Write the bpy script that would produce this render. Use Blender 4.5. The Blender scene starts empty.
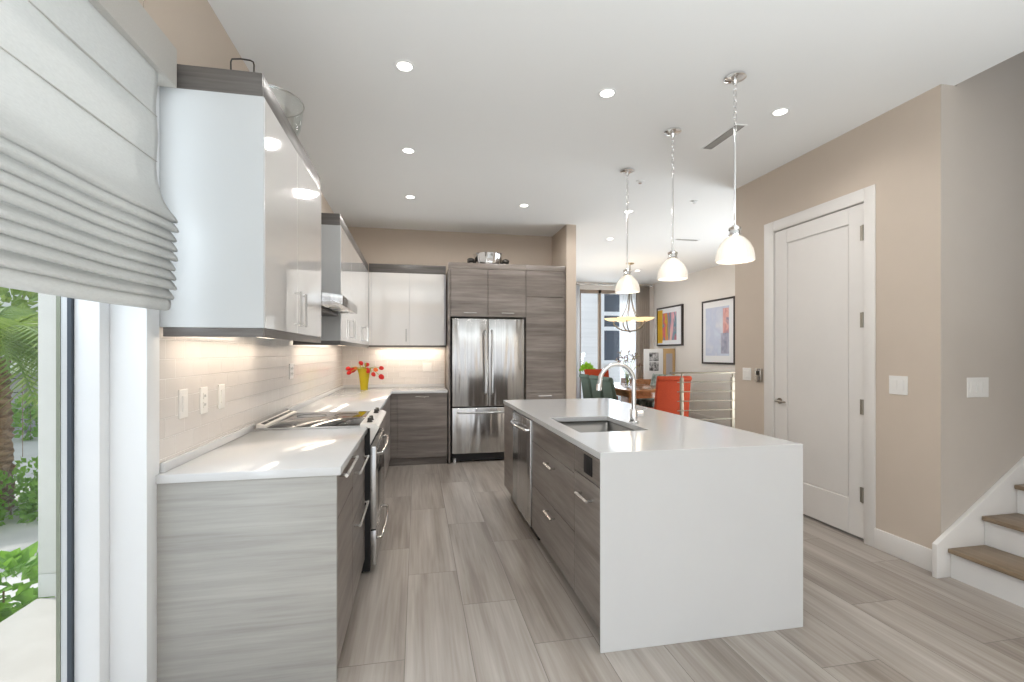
import bpy, bmesh, math, random
from mathutils import Vector, Matrix
R = math.radians
random.seed(7)
S = bpy.context.scene
COL = S.collection

# ------------------------------------------------------------------ camera, world, big lights, exposure
cd = bpy.data.cameras.new('camera'); cam = bpy.data.objects.new('camera', cd); COL.objects.link(cam)
cam.location = (0, 0, 1.371); cam.rotation_euler = (R(90), 0, R(-11.287))
cd.sensor_width = 36.0; cd.lens = 36.0 * 476.0 / 1024.0; cd.shift_y = 12.0 / 1024.0
cd.clip_start = 0.05; cd.clip_end = 200
S.camera = cam
S.view_settings.view_transform = 'Standard'; S.view_settings.look = 'None'
S.view_settings.gamma = 1.0; S.view_settings.use_curve_mapping = False
S.view_settings.exposure = 0.1
try:
    S.cycles.use_denoising = True
    S.cycles.max_bounces = 12; S.cycles.diffuse_bounces = 6; S.cycles.glossy_bounces = 6
    S.cycles.transmission_bounces = 10; S.cycles.transparent_max_bounces = 12
    S.cycles.sample_clamp_indirect = 6.0
    S.cycles.caustics_reflective = False; S.cycles.caustics_refractive = False
except Exception:
    pass

W = bpy.data.worlds.new('sky'); S.world = W; W.use_nodes = True
wn = W.node_tree.nodes; wl = W.node_tree.links
bg = wn['Background']
tc = wn.new('ShaderNodeTexCoord'); sx = wn.new('ShaderNodeSeparateXYZ'); cr = wn.new('ShaderNodeValToRGB')
wl.new(tc.outputs['Generated'], sx.inputs[0]); wl.new(sx.outputs['Z'], cr.inputs[0]); wl.new(cr.outputs[0], bg.inputs[0])
cr.color_ramp.elements[0].position = 0.0; cr.color_ramp.elements[0].color = (0.95, 0.97, 1, 1)
cr.color_ramp.elements[1].position = 0.6; cr.color_ramp.elements[1].color = (0.74, 0.85, 1, 1)
bg.inputs[1].default_value = 1.15

def lamp(name, kind, loc, power, color=(1, 1, 1), rot=(0, 0, 0), size=None, sizey=None, spot=None, blend=0.6, radius=None):
    d = bpy.data.lights.new(name, kind); o = bpy.data.objects.new(name, d); COL.objects.link(o)
    o.location = loc; o.rotation_euler = rot; d.energy = power; d.color = color
    if kind == 'AREA':
        d.shape = 'RECTANGLE'; d.size = size; d.size_y = sizey or size
    if kind == 'SPOT':
        d.spot_size = spot; d.spot_blend = blend; d.shadow_soft_size = radius or 0.05
    if kind == 'POINT': d.shadow_soft_size = radius or 0.05
    return o
DAY = (0.86, 0.94, 1.0); WARM = (1.0, 0.85, 0.69); SOFT = (1.0, 0.96, 0.92)
# daylight through the glazed wall behind the camera, the left and far windows, plus added unseen fill lamps
lamp('daylight_rear_window', 'AREA', (1.1, -3.85, 1.5), 6, DAY, (R(90), 0, 0), 4.0, 2.6)
lamp('ceiling_fill_rear', 'AREA', (1.2, -1.6, 0.5), 260, DAY, (R(192), 0, 0), 4.0, 3.0)  # added upward fill inside the room, brightens the ceiling
lamp('daylight_left_window', 'AREA', (-1.2, -0.55, 1.3), 35, DAY, (R(100), 0, R(-90)), 1.7, 2.2)
lamp('dining_side_fill', 'AREA', (2.1, 8.6, 1.6), 46, DAY, (R(125), 0, R(-90)), 2.6, 2.0)  # added unseen fill in front of the solid left dining wall
lamp('passage_fill', 'AREA', (5.55, 5.2, 1.2), 145, DAY, (R(106), 0, R(90)), 1.6, 2.0)  # added unseen fill by the windowless passage wall, lifts the kitchen ceiling
lamp('daylight_far_window', 'AREA', (4.95, 11.05, 1.5), 30, DAY, (R(90), 0, R(180)), 0.56, 2.4)
lamp('daylight_upstairs', 'AREA', (5.0, 1.8, 5.5), 2.5, DAY, (0, 0, 0), 1.5, 0.8)
lamp('daylight_upper_window', 'AREA', (-1.38, 0.27, 2.06), 26, DAY, (R(90), 0, R(-90)), 3.0, 0.8)
sun = lamp('sun', 'SUN', (0, 0, 20), 3.2, (1, 0.97, 0.93), (0, 0, 0)); sun.data.angle = R(2)
sun.rotation_euler = Vector((0.72, -0.25, -0.75)).to_track_quat('-Z', 'Y').to_euler()

# ------------------------------------------------------------------ helpers
OFF = {}
def tag(o, label=None, cat=None, group=None, kind=None):
    if label: o['label'] = label
    if cat: o['category'] = cat
    if group: o['group'] = group
    if kind: o['kind'] = kind
    return o
def thing(name, label, cat, loc=(0, 0, 0), group=None):
    o = bpy.data.objects.new(name, None); COL.objects.link(o); o.location = loc
    o.empty_display_size = 0.1; OFF[o.name] = Vector(loc)
    return tag(o, label, cat, group)
def dup(root, loc, rotz=0, label=None):
    r = root.copy(); COL.objects.link(r); r.location = loc; r.rotation_euler = (0, 0, rotz)
    if label: r['label'] = label
    for ch in list(root.children):
        c = ch.copy(); COL.objects.link(c); c.parent = r
        for g in list(ch.children):
            d = g.copy(); COL.objects.link(d); d.parent = c
    return r

class MB:
    def __init__(s): s.bm = bmesh.new()
    def merge(s, t):
        me = bpy.data.meshes.new('tmp'); t.to_mesh(me); t.free(); s.bm.from_mesh(me); bpy.data.meshes.remove(me); return s
    def box(s, x0, x1, y0, y1, z0, z1, b=0.0, seg=2):
        t = bmesh.new(); bmesh.ops.create_cube(t, size=1)
        for v in t.verts:
            v.co = Vector(((x0 + x1) / 2 + v.co.x * (x1 - x0), (y0 + y1) / 2 + v.co.y * (y1 - y0), (z0 + z1) / 2 + v.co.z * (z1 - z0)))
        if b > 0: bmesh.ops.bevel(t, geom=list(t.edges), offset=b, segments=seg, profile=0.5, affect='EDGES')
        return s.merge(t)
    def tube(s, pts, r, n=10, cyc=False, rs=None):
        pts = [Vector(p) for p in pts]; N = len(pts); t = bmesh.new(); rings = []
        prev = None
        for i, p in enumerate(pts):
            if cyc: d = (pts[(i + 1) % N] - pts[i - 1])
            else: d = pts[min(i + 1, N - 1)] - pts[max(i - 1, 0)]
            d.normalize()
            if prev is None:
                a = Vector((0, 0, 1)) if abs(d.z) < 0.9 else Vector((1, 0, 0))
                u = d.cross(a).normalized()
            else:
                u = (prev - d * prev.dot(d)); u = u.normalized() if u.length > 1e-6 else d.orthogonal().normalized()
            prev = u; v = d.cross(u)
            rr = rs[i] if rs else r
            rings.append([t.verts.new(p + (u * math.cos(2 * math.pi * k / n) + v * math.sin(2 * math.pi * k / n)) * rr) for k in range(n)])
        for i in range(N if cyc else N - 1):
            A, B = rings[i], rings[(i + 1) % N]
            for k in range(n): t.faces.new((A[k], A[(k + 1) % n], B[(k + 1) % n], B[k]))
        if not cyc:
            t.faces.new(rings[0][::-1]); t.faces.new(rings[-1])
        bmesh.ops.recalc_face_normals(t, faces=list(t.faces))
        return s.merge(t)
    def cyl(s, p0, p1, r, r1=None, n=24): return s.tube([p0, p1], r, n, rs=[r, r if r1 is None else r1])
    def lathe(s, prof, c=(0, 0, 0), n=32, M=None, wob=None):
        t = bmesh.new(); rings = []
        for (r, z) in prof:
            if r < 1e-6: rings.append([t.verts.new((0, 0, z))])
            else:
                ring = []
                for k in range(n):
                    a = 2 * math.pi * k / n; rr = r * (wob(a, z) if wob else 1)
                    ring.append(t.verts.new((rr * math.cos(a), rr * math.sin(a), z)))
                rings.append(ring)
        for A, B in zip(rings, rings[1:]):
            if len(A) == 1 and len(B) == 1: continue
            for k in range(n):
                if len(A) == 1: t.faces.new((A[0], B[(k + 1) % n], B[k]))
                elif len(B) == 1: t.faces.new((A[k], A[(k + 1) % n], B[0]))
                else: t.faces.new((A[k], A[(k + 1) % n], B[(k + 1) % n], B[k]))
        bmesh.ops.recalc_face_normals(t, faces=list(t.faces))
        if M is not None: t.transform(M)
        t.transform(Matrix.Translation(Vector(c)))
        return s.merge(t)
    def ell(s, c, rx, ry=None, rz=None, n=14, M=None):
        t = bmesh.new(); bmesh.ops.create_uvsphere(t, u_segments=n, v_segments=max(6, n // 2 + 1), radius=1)
        t.transform(Matrix.Diagonal((rx, ry or rx, rz or rx, 1)))
        if M is not None: t.transform(M)
        t.transform(Matrix.Translation(Vector(c))); return s.merge(t)
    def prism(s, poly, axis, a, b, bev=0.0):
        t = bmesh.new()
        def P(u, v, w):
            return {'x': (w, u, v), 'y': (u, w, v), 'z': (u, v, w)}[axis]
        A = [t.verts.new(P(u, v, a)) for u, v in poly]; B = [t.verts.new(P(u, v, b)) for u, v in poly]
        t.faces.new(A); t.faces.new(B[::-1]); n = len(poly)
        for k in range(n): t.faces.new((A[k], B[k], B[(k + 1) % n], A[(k + 1) % n]))
        bmesh.ops.recalc_face_normals(t, faces=list(t.faces))
        if bev: bmesh.ops.bevel(t, geom=list(t.edges), offset=bev, segments=2, profile=0.5, affect='EDGES')
        return s.merge(t)
    def quad(s, *p):
        s.bm.faces.new([s.bm.verts.new(q) for q in p]); return s
    def xf(s, M): s.bm.transform(M); return s
    def build(s, name, mat, parent=None, smooth=True, ang=35):
        off = Vector((0, 0, 0)); q = parent
        while q is not None:
            off = off + OFF.get(q.name, Vector((0, 0, 0))); q = q.parent
        if off.length: s.bm.transform(Matrix.Translation(-off))
        me = bpy.data.meshes.new(name); s.bm.to_mesh(me); s.bm.free()
        if smooth:
            for p in me.polygons: p.use_smooth = True
            me.set_sharp_from_angle(angle=R(ang))
        mats = mat if isinstance(mat, (list, tuple)) else [mat]
        for m in mats: me.materials.append(m)
        o = bpy.data.objects.new(name, me); COL.objects.link(o)
        if parent is not None: o.parent = parent
        return o
def BX(name, mat, parent, *a, b=0.0, seg=2): return MB().box(*a, b=b, seg=seg).build(name, mat, parent)
def struct(name, mb, mat): return tag(mb.build(name, mat), kind='structure')
def arc(c, r, a0, a1, n, u, v):
    c, u, v = Vector(c), Vector(u), Vector(v)
    return [c + u * r * math.cos(R(a0 + (a1 - a0) * i / n)) + v * r * math.sin(R(a0 + (a1 - a0) * i / n)) for i in range(n + 1)]
def bar(parent, p, q, nrm, d, r=0.006, mat=None, name='handle', square=True):
    p, q, nrm = Vector(p), Vector(q), Vector(nrm)
    ax = (q - p).normalized(); m = MB()
    m.tube([p - ax * 0.0 + nrm * d, q + nrm * d], r, 4 if square else 12)
    for e in (p + ax * r * 1.5, q - ax * r * 1.5): m.tube([e, e + nrm * d], r * 0.85, 4 if square else 10)
    return m.build(name, mat or M_['nickel'], parent)

# ------------------------------------------------------------------ materials
M_ = {}
def mat(name, col, rough=0.5, metal=0.0, **k):
    m = bpy.data.materials.new(name); m.use_nodes = True
    b = m.node_tree.nodes['Principled BSDF']
    b.inputs['Base Color'].default_value = (*col, 1); b.inputs['Roughness'].default_value = rough; b.inputs['Metallic'].default_value = metal
    for kk, v in k.items(): b.inputs[kk].default_value = v
    M_[name] = m; return m
def nodes(m): t = m.node_tree; return t.nodes, t.links, t.nodes['Principled BSDF']
def noise_of(m, scale, detail=4, space='pos', rough=0.6):
    n, l, b = nodes(m)
    if space == 'pos': src = n.new('ShaderNodeNewGeometry').outputs['Position']
    else: src = n.new('ShaderNodeTexCoord').outputs['Object']
    mp = n.new('ShaderNodeMapping'); mp.inputs['Scale'].default_value = scale; l.new(src, mp.inputs[0])
    t = n.new('ShaderNodeTexNoise'); t.inputs['Scale'].default_value = 1; t.inputs['Detail'].default_value = detail; t.inputs['Roughness'].default_value = rough
    l.new(mp.outputs[0], t.inputs['Vector']); return t
def ramp(m, fac, stops):
    n, l, b = nodes(m); r = n.new('ShaderNodeValToRGB'); e = r.color_ramp.elements
    while len(e) < len(stops): e.new(0.5)
    for x, (p, c) in zip(e, stops): x.position = p; x.color = (*c, 1)
    l.new(fac, r.inputs[0]); return r
def bump(m, fac, strength, dist=0.01):
    n, l, b = nodes(m); x = n.new('ShaderNodeBump'); x.inputs['Strength'].default_value = strength; x.inputs['Distance'].default_value = dist
    l.new(fac, x.inputs['Height']); l.new(x.outputs[0], b.inputs['Normal']); return x
def mottled(name, c0, c1, scale, rough=0.5, bmp=0.0, metal=0.0, space='pos', detail=4, **k):
    m = mat(name, c0, rough, metal, **k); t = noise_of(m, scale, detail, space)
    r = ramp(m, t.outputs['Fac'], [(0.35, c0), (0.65, c1)]); n, l, b = nodes(m); l.new(r.outputs[0], b.inputs['Base Color'])
    if bmp: bump(m, t.outputs['Fac'], bmp)
    return m

mottled('wall_paint', (0.555, 0.472, 0.392), (0.57, 0.485, 0.404), (3, 3, 3), 0.75)
mottled('wall_grey', (0.53, 0.475, 0.42), (0.545, 0.49, 0.434), (3, 3, 3), 0.75)
mottled('ceiling_paint', (0.845, 0.855, 0.85), (0.85, 0.86, 0.855), (2, 2, 2), 0.85)
mottled('trim_white', (0.72, 0.69, 0.66), (0.735, 0.705, 0.675), (4, 4, 4), 0.4)
mottled('frame_white', (0.80, 0.82, 0.84), (0.81, 0.83, 0.85), (4, 4, 4), 0.4)
mottled('quartz', (0.605, 0.607, 0.61), (0.612, 0.615, 0.618), (4, 4, 4), 0.12)
mat('gloss_white', (0.76, 0.74, 0.715), 0.06, 0, **{'Coat Weight': 1.0, 'Coat Roughness': 0.02})
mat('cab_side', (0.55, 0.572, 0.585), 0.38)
mat('nickel', (0.62, 0.60, 0.57), 0.25, 1.0)
mat('handle_white', (0.85, 0.84, 0.82), 0.2, 0.6)
mat('vent_steel', (0.80, 0.77, 0.73), 0.42, 0.35)
mat('chrome', (0.80, 0.80, 0.80), 0.08, 1.0)
mat('brass', (0.62, 0.50, 0.32), 0.3, 1.0)
mat('black', (0.006, 0.006, 0.007), 0.6)
mat('black_gloss', (0.012, 0.012, 0.013), 0.06)
mat('dark_metal', (0.06, 0.055, 0.05), 0.4, 0.8)
mat('plate_white', (0.78, 0.76, 0.73), 0.35)
mat('rail_metal', (0.20, 0.175, 0.135), 0.5, 0.85)
mat('hinge_metal', (0.34, 0.31, 0.26), 0.4, 0.9)
mottled('wall_pale', (0.77, 0.735, 0.69), (0.785, 0.75, 0.705), (3, 3, 3), 0.75)
mat('steel_plain', (0.55, 0.55, 0.55), 0.28, 1.0)
mat('sink_steel', (0.30, 0.295, 0.285), 0.42, 1.0)
def wood(name, dark, mid, light, scale, rough=0.4, space='pos'):
    m = mat(name, mid, rough); n, l, b = nodes(m)
    t1 = noise_of(m, scale, 6, space, 0.65)
    t2 = noise_of(m, tuple(s * 3.3 for s in scale), 3, space)
    mx = n.new('ShaderNodeMath'); mx.operation = 'MULTIPLY_ADD'; mx.inputs[1].default_value = 0.35
    l.new(t2.outputs['Fac'], mx.inputs[0]); l.new(t1.outputs['Fac'], mx.inputs[2])
    r = ramp(m, mx.outputs[0], [(0.48, dark), (0.66, mid), (0.86, light)])
    l.new(r.outputs[0], b.inputs['Base Color']); bump(m, t2.outputs['Fac'], 0.08, 0.003)
    return m
wood('laminate', (0.12, 0.099, 0.086), (0.185, 0.158, 0.14), (0.27, 0.24, 0.218), (0.9, 0.9, 13), 0.34)
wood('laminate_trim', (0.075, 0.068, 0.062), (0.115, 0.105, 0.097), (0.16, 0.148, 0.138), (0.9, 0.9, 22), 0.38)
wood('laminate_daylit', (0.29, 0.28, 0.262), (0.35, 0.34, 0.318), (0.41, 0.40, 0.375), (1.0, 1.0, 26), 0.38)  # same laminate, with the daylight on the end panel put into its colour
wood('tread_wood', (0.17, 0.12, 0.075), (0.23, 0.165, 0.105), (0.29, 0.21, 0.135), (30, 2, 10), 0.4)
wood('table_wood', (0.20, 0.085, 0.035), (0.30, 0.13, 0.055), (0.40, 0.19, 0.085), (8, 1.5, 8), 0.12)

# brushed stainless with the soft vertical ripples of door skins
m = mat('stainless', (0.56, 0.555, 0.55), 0.2, 1.0)
t = noise_of(m, (9, 9, 1.1), 1); t2 = noise_of(m, (90, 90, 0.6), 2)
n, l, b = nodes(m); bump(m, t.outputs['Fac'], 0.55, 0.03)
r = ramp(m, t2.outputs['Fac'], [(0.3, (0.50, 0.495, 0.49)), (0.7, (0.60, 0.595, 0.59))]); l.new(r.outputs[0], b.inputs['Base Color'])

# floor: wood-look planks 0.297 x 1.24 m in a third bond
def M2(n, l, op, a, bb=None, c=None):
    x = n.new('ShaderNodeMath'); x.operation = op
    for i, v in enumerate((a, bb, c)):
        if v is None: continue
        if isinstance(v, (int, float)): x.inputs[i].default_value = v
        else: l.new(v, x.inputs[i])
    return x.outputs[0]
m = mat('floor_planks', (0.4, 0.36, 0.33), 0.34); n, l, b = nodes(m)
g = n.new('ShaderNodeNewGeometry'); sp = n.new('ShaderNodeSeparateXYZ'); l.new(g.outputs['Position'], sp.inputs[0])
u = M2(n, l, 'DIVIDE', M2(n, l, 'ADD', sp.outputs[0], 0.053 + 0.297 * 40), 0.297); k = M2(n, l, 'FLOOR', u); fu = M2(n, l, 'FRACT', u)
v = M2(n, l, 'DIVIDE', M2(n, l, 'ADD', M2(n, l, 'MULTIPLY_ADD', k, 0.4133, -0.4133 * 40), M2(n, l, 'ADD', sp.outputs[1], -3.007 + 1.24 * 40)), 1.24)
kv = M2(n, l, 'FLOOR', v); fv = M2(n, l, 'FRACT', v)
cell = n.new('ShaderNodeCombineXYZ'); l.new(k, cell.inputs[0]); l.new(kv, cell.inputs[1])
wnz = n.new('ShaderNodeTexWhiteNoise'); l.new(cell.outputs[0], wnz.inputs['Vector'])
sc = n.new('ShaderNodeVectorMath'); sc.operation = 'MULTIPLY_ADD'; sc.inputs[1].default_value = (37, 23, 11)
l.new(wnz.outputs['Color'], sc.inputs[0]); l.new(g.outputs['Position'], sc.inputs[2])
mp = n.new('ShaderNodeMapping'); mp.inputs['Scale'].default_value = (11, 0.7, 1); l.new(sc.outputs[0], mp.inputs[0])
t1 = n.new('ShaderNodeTexNoise'); t1.inputs['Scale'].default_value = 1; t1.inputs['Detail'].default_value = 6; t1.inputs['Distortion'].default_value = 0.6; l.new(mp.outputs[0], t1.inputs['Vector'])
mp2 = n.new('ShaderNodeMapping'); mp2.inputs['Scale'].default_value = (60, 2.0, 1); l.new(sc.outputs[0], mp2.inputs[0])
t2 = n.new('ShaderNodeTexNoise'); t2.inputs['Scale'].default_value = 1; t2.inputs['Detail'].default_value = 3; l.new(mp2.outputs[0], t2.inputs['Vector'])
f = M2(n, l, 'ADD', M2(n, l, 'MULTIPLY_ADD', t2.outputs['Fac'], 0.35, M2(n, l, 'MULTIPLY', t1.outputs['Fac'], 0.75)), M2(n, l, 'MULTIPLY', wnz.outputs['Value'], 0.12))
rr = ramp(m, f, [(0.40, (0.215, 0.18, 0.152)), (0.58, (0.33, 0.288, 0.25)), (0.82, (0.46, 0.42, 0.38))])
def edge(fr, wd, size):
    a = M2(n, l, 'MULTIPLY', M2(n, l, 'MINIMUM', fr, M2(n, l, 'SUBTRACT', 1.0, fr)), size)
    return M2(n, l, 'LESS_THAN', a, wd)
gr = M2(n, l, 'MAXIMUM', edge(fu, 0.0014, 0.297), edge(fv, 0.0016, 1.24))
mx = n.new('ShaderNodeMix'); mx.data_type = 'RGBA'; l.new(gr, mx.inputs['Factor']); l.new(rr.outputs[0], mx.inputs[6]); mx.inputs[7].default_value = (0.15, 0.13, 0.115, 1)
l.new(mx.outputs[2], b.inputs['Base Color'])
bump(m, M2(n, l, 'MULTIPLY_ADD', gr, -1.0, M2(n, l, 'MULTIPLY', t2.outputs['Fac'], 0.3)), 0.12, 0.004)

def tiles(name, swap):
    m = mat(name, (0.72, 0.66, 0.60), 0.12); n, l, b = nodes(m)
    g = n.new('ShaderNodeNewGeometry'); sp = n.new('ShaderNodeSeparateXYZ'); l.new(g.outputs['Position'], sp.inputs[0])
    c = n.new('ShaderNodeCombineXYZ'); l.new(sp.outputs[1 if swap else 0], c.inputs[0]); l.new(M2(n, l, 'ADD', sp.outputs[2], 0.0305), c.inputs[1])
    br = n.new('ShaderNodeTexBrick'); l.new(c.outputs[0], br.inputs['Vector'])
    br.inputs['Scale'].default_value = 1; br.inputs['Brick Width'].default_value = 0.154; br.inputs['Row Height'].default_value = 0.0765
    br.inputs['Mortar Size'].default_value = 0.002; br.inputs['Mortar Smooth'].default_value = 0.3
    br.inputs['Color1'].default_value = (0.68, 0.64, 0.605, 1); br.inputs['Color2'].default_value = (0.70, 0.66, 0.625, 1); br.inputs['Mortar'].default_value = (0.86, 0.83, 0.80, 1)
    l.new(br.outputs['Color'], b.inputs['Base Color']); bump(m, M2(n, l, 'SUBTRACT', 1.0, br.outputs['Fac']), 1.0, 0.004)
tiles('tile_left', True); tiles('tile_back', False)

def emit(name, col, s):
    m = mat(name, col, 0.4); b = m.node_tree.nodes['Principled BSDF']
    b.inputs['Emission Color'].default_value = (*col, 1); b.inputs['Emission Strength'].default_value = s; return m
emit('lamp_disc', (1, 0.96, 0.90), 6.0); emit('bulb', (1, 0.90, 0.74), 5.0); emit('strip', (1, 0.88, 0.72), 2.5)
def glass(name, col=(1, 1, 1), rough=0.0, ior=1.45):
    m = mat(name, col, rough, 0, **{'Transmission Weight': 1.0, 'IOR': ior}); return m
def pane(name, tint, refl=0.08):
    m = bpy.data.materials.new(name); m.use_nodes = True; n = m.node_tree.nodes; l = m.node_tree.links
    n.remove(n['Principled BSDF']); o = n['Material Output']
    a = n.new('ShaderNodeBsdfTransparent'); a.inputs[0].default_value = (*tint, 1); g = n.new('ShaderNodeBsdfGlossy'); g.inputs['Roughness'].default_value = 0.02
    x = n.new('ShaderNodeMixShader'); x.inputs[0].default_value = refl; l.new(a.outputs[0], x.inputs[1]); l.new(g.outputs[0], x.inputs[2]); l.new(x.outputs[0], o.inputs[0]); M_[name] = m
pane('window_glass', (0.97, 0.98, 0.98), 0.03); pane('clear_glass', (0.93, 0.95, 0.95), 0.12); mat('vase_glass', (0.80, 0.62, 0.03), 0.08, 0, **{'Transmission Weight': 0.45, 'IOR': 1.3})
def cloth(name, col, trans, rough=0.9, scale=(300, 300, 300)):
    m = mat(name, col, rough); n, l, b = nodes(m)
    t = noise_of(m, scale, 2); r = ramp(m, t.outputs['Fac'], [(0.3, tuple(c * 0.93 for c in col)), (0.7, col)]); l.new(r.outputs[0], b.inputs['Base Color'])
    tr = n.new('ShaderNodeBsdfTranslucent'); l.new(r.outputs[0], tr.inputs[0]); x = n.new('ShaderNodeMixShader'); x.inputs[0].default_value = trans
    o = n['Material Output']; l.new(b.outputs[0], x.inputs[1]); l.new(tr.outputs[0], x.inputs[2]); l.new(x.outputs[0], o.inputs[0]); return m
cloth('linen', (0.66, 0.66, 0.645), 0.5, 0.9, (60, 60, 220))
cloth('linen_board', (0.50, 0.485, 0.455), 0.0, 0.9, (60, 200, 200))
cloth('sheer', (0.92, 0.93, 0.95), 0.6); cloth('taupe_curtain', (0.52, 0.46, 0.40), 0.3)
m = M_['sheer']
mottled('orange_fabric', (0.33, 0.032, 0.004), (0.38, 0.042, 0.006), (60, 60, 60), 0.85, space='obj')
mottled('green_fabric', (0.062, 0.088, 0.066), (0.078, 0.105, 0.080), (60, 60, 60), 0.85, space='obj')
mottled('sage_pattern', (0.10, 0.14, 0.12), (0.42, 0.46, 0.44), (9, 9, 9), 0.85, space='obj')
mat('dark_leg', (0.025, 0.018, 0.014), 0.4)
def leafmat(name, a, b_, sc=6):
    m = mottled(name, a, b_, (sc, sc, sc), 0.5, detail=3); n, l, b = nodes(m)
    tr = n.new('ShaderNodeBsdfTranslucent'); tr.inputs[0].default_value = (*b_, 1); x = n.new('ShaderNodeMixShader'); x.inputs[0].default_value = 0.35
    o = n['Material Output']; l.new(b.outputs[0], x.inputs[1]); l.new(tr.outputs[0], x.inputs[2]); l.new(x.outputs[0], o.inputs[0])
leafmat('leaf_green', (0.10, 0.25, 0.03), (0.30, 0.55, 0.08)); leafmat('leaf_lime', (0.25, 0.48, 0.02), (0.42, 0.70, 0.06)); leafmat('leaf_palm', (0.10, 0.22, 0.04), (0.36, 0.48, 0.11), 3)
leafmat('tulip_stem', (0.22, 0.30, 0.03), (0.45, 0.48, 0.06)); mottled('tulip_red', (0.46, 0.004, 0.003), (0.58, 0.012, 0.006), (40, 40, 40), 0.75)
mottled('tulip_orange', (0.75, 0.20, 0.015), (0.80, 0.12, 0.02), (30, 30, 30), 0.5)
mottled('palm_bark', (0.16, 0.095, 0.055), (0.42, 0.29, 0.19), (6, 6, 22), 0.9, 0.8)
mottled('paving', (0.60, 0.585, 0.56), (0.66, 0.645, 0.62), (1.5, 1.5, 1.5), 0.8)
mottled('patio', (0.50, 0.48, 0.44), (0.55, 0.53, 0.49), (5, 5, 5), 0.8)
mottled('stucco', (0.80, 0.81, 0.77), (0.83, 0.84, 0.80), (10, 10, 10), 0.85)
mottled('grey_stone', (0.30, 0.30, 0.31), (0.42, 0.42, 0.43), (2, 2, 14), 0.8)
mottled('siding', (0.80, 0.80, 0.80), (0.88, 0.88, 0.88), (0.5, 0.5, 11), 0.8)
mat('house_glass', (0.05, 0.07, 0.10), 0.08); mat('bronze_frame', (0.30, 0.24, 0.19), 0.4)
mat('dark_frame', (0.05, 0.065, 0.085), 0.4); mat('grey_frame', (0.62, 0.64, 0.66), 0.4)
mat('tan_frame', (0.55, 0.37, 0.18), 0.5); mat('paper', (0.82, 0.83, 0.84), 0.7); mat('art_frame', (0.035, 0.025, 0.022), 0.35); mat('grey_art', (0.42, 0.40, 0.42), 0.6)
mottled('vent_dark', (0.10, 0.095, 0.09), (0.12, 0.115, 0.11), (5, 5, 5), 0.6)
mat('amber_shade', (0.9, 0.72, 0.42), 0.4, 0, **{'Emission Color': (1.0, 0.72, 0.36, 1), 'Emission Strength': 0.7})
mat('dark_soil', (0.05, 0.04, 0.03), 0.9)

# ------------------------------------------------------------------ room shell
H = 3.03; XL = -0.967; XR = 3.17; YB = 6.55
struct('floor', MB().box(-1.11, 7.0, -4.0, 10.8, -0.1, 0.0), M_['floor_planks'])
c = MB().box(-1.11, 3.27, -4.1, 10.8, H, H + 0.15); c.box(3.27, 5.75, 2.44, 10.8, H, H + 0.15); c.box(3.27, 5.75, -4.1, 1.15, H, H + 0.15)
struct('ceiling', c, M_['ceiling_paint'])
w = MB().box(-1.11, XL, 1.945, 6.70, 0, H).box(-1.11, XL, -1.6, 1.94, 2.47, H).box(-1.11, XL, -4.1, -1.6, 0, H)
struct('wall_left', w, M_['wall_paint'])
struct('wall_back', MB().box(-1.11, 1.89, YB, YB + 0.15, 0, H), M_['wall_paint'])
struct('wall_dining_left', MB().box(1.89, 2.02, 5.88, 10.6, 0, H), M_['wall_paint'])
w = MB().box(XR, XR + 0.12, 2.365, 2.868, 0, H).box(XR, XR + 0.12, 3.762, 4.30, 0, H).box(XR, XR + 0.12, 2.868, 3.762, 2.472, H).box(XR + 0.12, 5.6, 4.18, 4.30, 0, H)
struct('wall_right', w, M_['wall_paint'])
struct('wall_stair', MB().box(XR + 0.0005, XR + 0.1205, 2.360, 2.3645, 0, H).box(XR + 0.1205, 7.0, 2.360, 2.44, 0, 5.6), M_['wall_grey'])
struct('wall_stair_end', MB().box(7.0, 7.12, 1.15, 2.44, 0, 5.6), M_['wall_grey'])
w = MB().box(3.6, 7.0, 1.05, 1.15, 0, 5.6).box(3.27, 3.60, 1.05, 1.15, H, 5.6).box(3.20, 3.27, 1.05, 2.44, H + 0.15, 5.6)
struct('wall_stair_side', w, M_['wall_grey'])
struct('ceiling_stair', MB().box(3.2, 7.12, 1.05, 2.44, 5.6, 5.7), M_['ceiling_paint'])
struct('wall_right_front', MB().box(3.6, 3.72, -4.1, 1.05, 0, H), M_['wall_paint'])
struct('wall_rear', MB().box(-1.11, -0.9, -4.1, -3.95, 0, H).box(3.3, 3.72, -4.1, -3.95, 0, H).box(-0.9, 3.3, -4.1, -3.95, 2.7, H), M_['wall_paint'])
struct('wall_dining_right', MB().box(5.6, 5.72, 4.18, 10.75, 0, H), M_['wall_pale'])
w = MB().box(2.02, 3.72, 10.6, 10.75, 0, H).box(5.2, 5.6, 10.6, 10.75, 0, H).box(3.72, 5.2, 10.6, 10.75, 2.86, H)
struct('wall_far', w, M_['wall_pale'])
struct('wall_tiles_left', MB().box(XL, XL + 0.008, 2.034, YB, 0.90, 1.475), M_['tile_left'])
struct('wall_tiles_back', MB().box(XL + 0.009, 0.369, YB - 0.008, YB, 0.90, 1.475), M_['tile_back'])
# white reveal of the window's end and narrow white return beside the counter
struct('trim_reveal', MB().box(-1.109, -0.955, 1.940, 2.028, 0, 2.47, b=0.002), M_['frame_white'])
# base boards
for nm, a in (('baseboard_right', (XR - 0.016, XR, 2.362, 2.786, 0, 0.14)), ('baseboard_passage', (XR - 0.016, XR, 3.876, 4.30, 0, 0.14)),
              ('baseboard_dining', (5.584, 5.6, 4.30, 10.6, 0, 0.14)), ('baseboard_stub', (1.885, 2.036, 5.864, 5.88, 0, 0.12))):
    struct(nm, MB().box(*a, b=0.004), M_['trim_white'])

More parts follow.
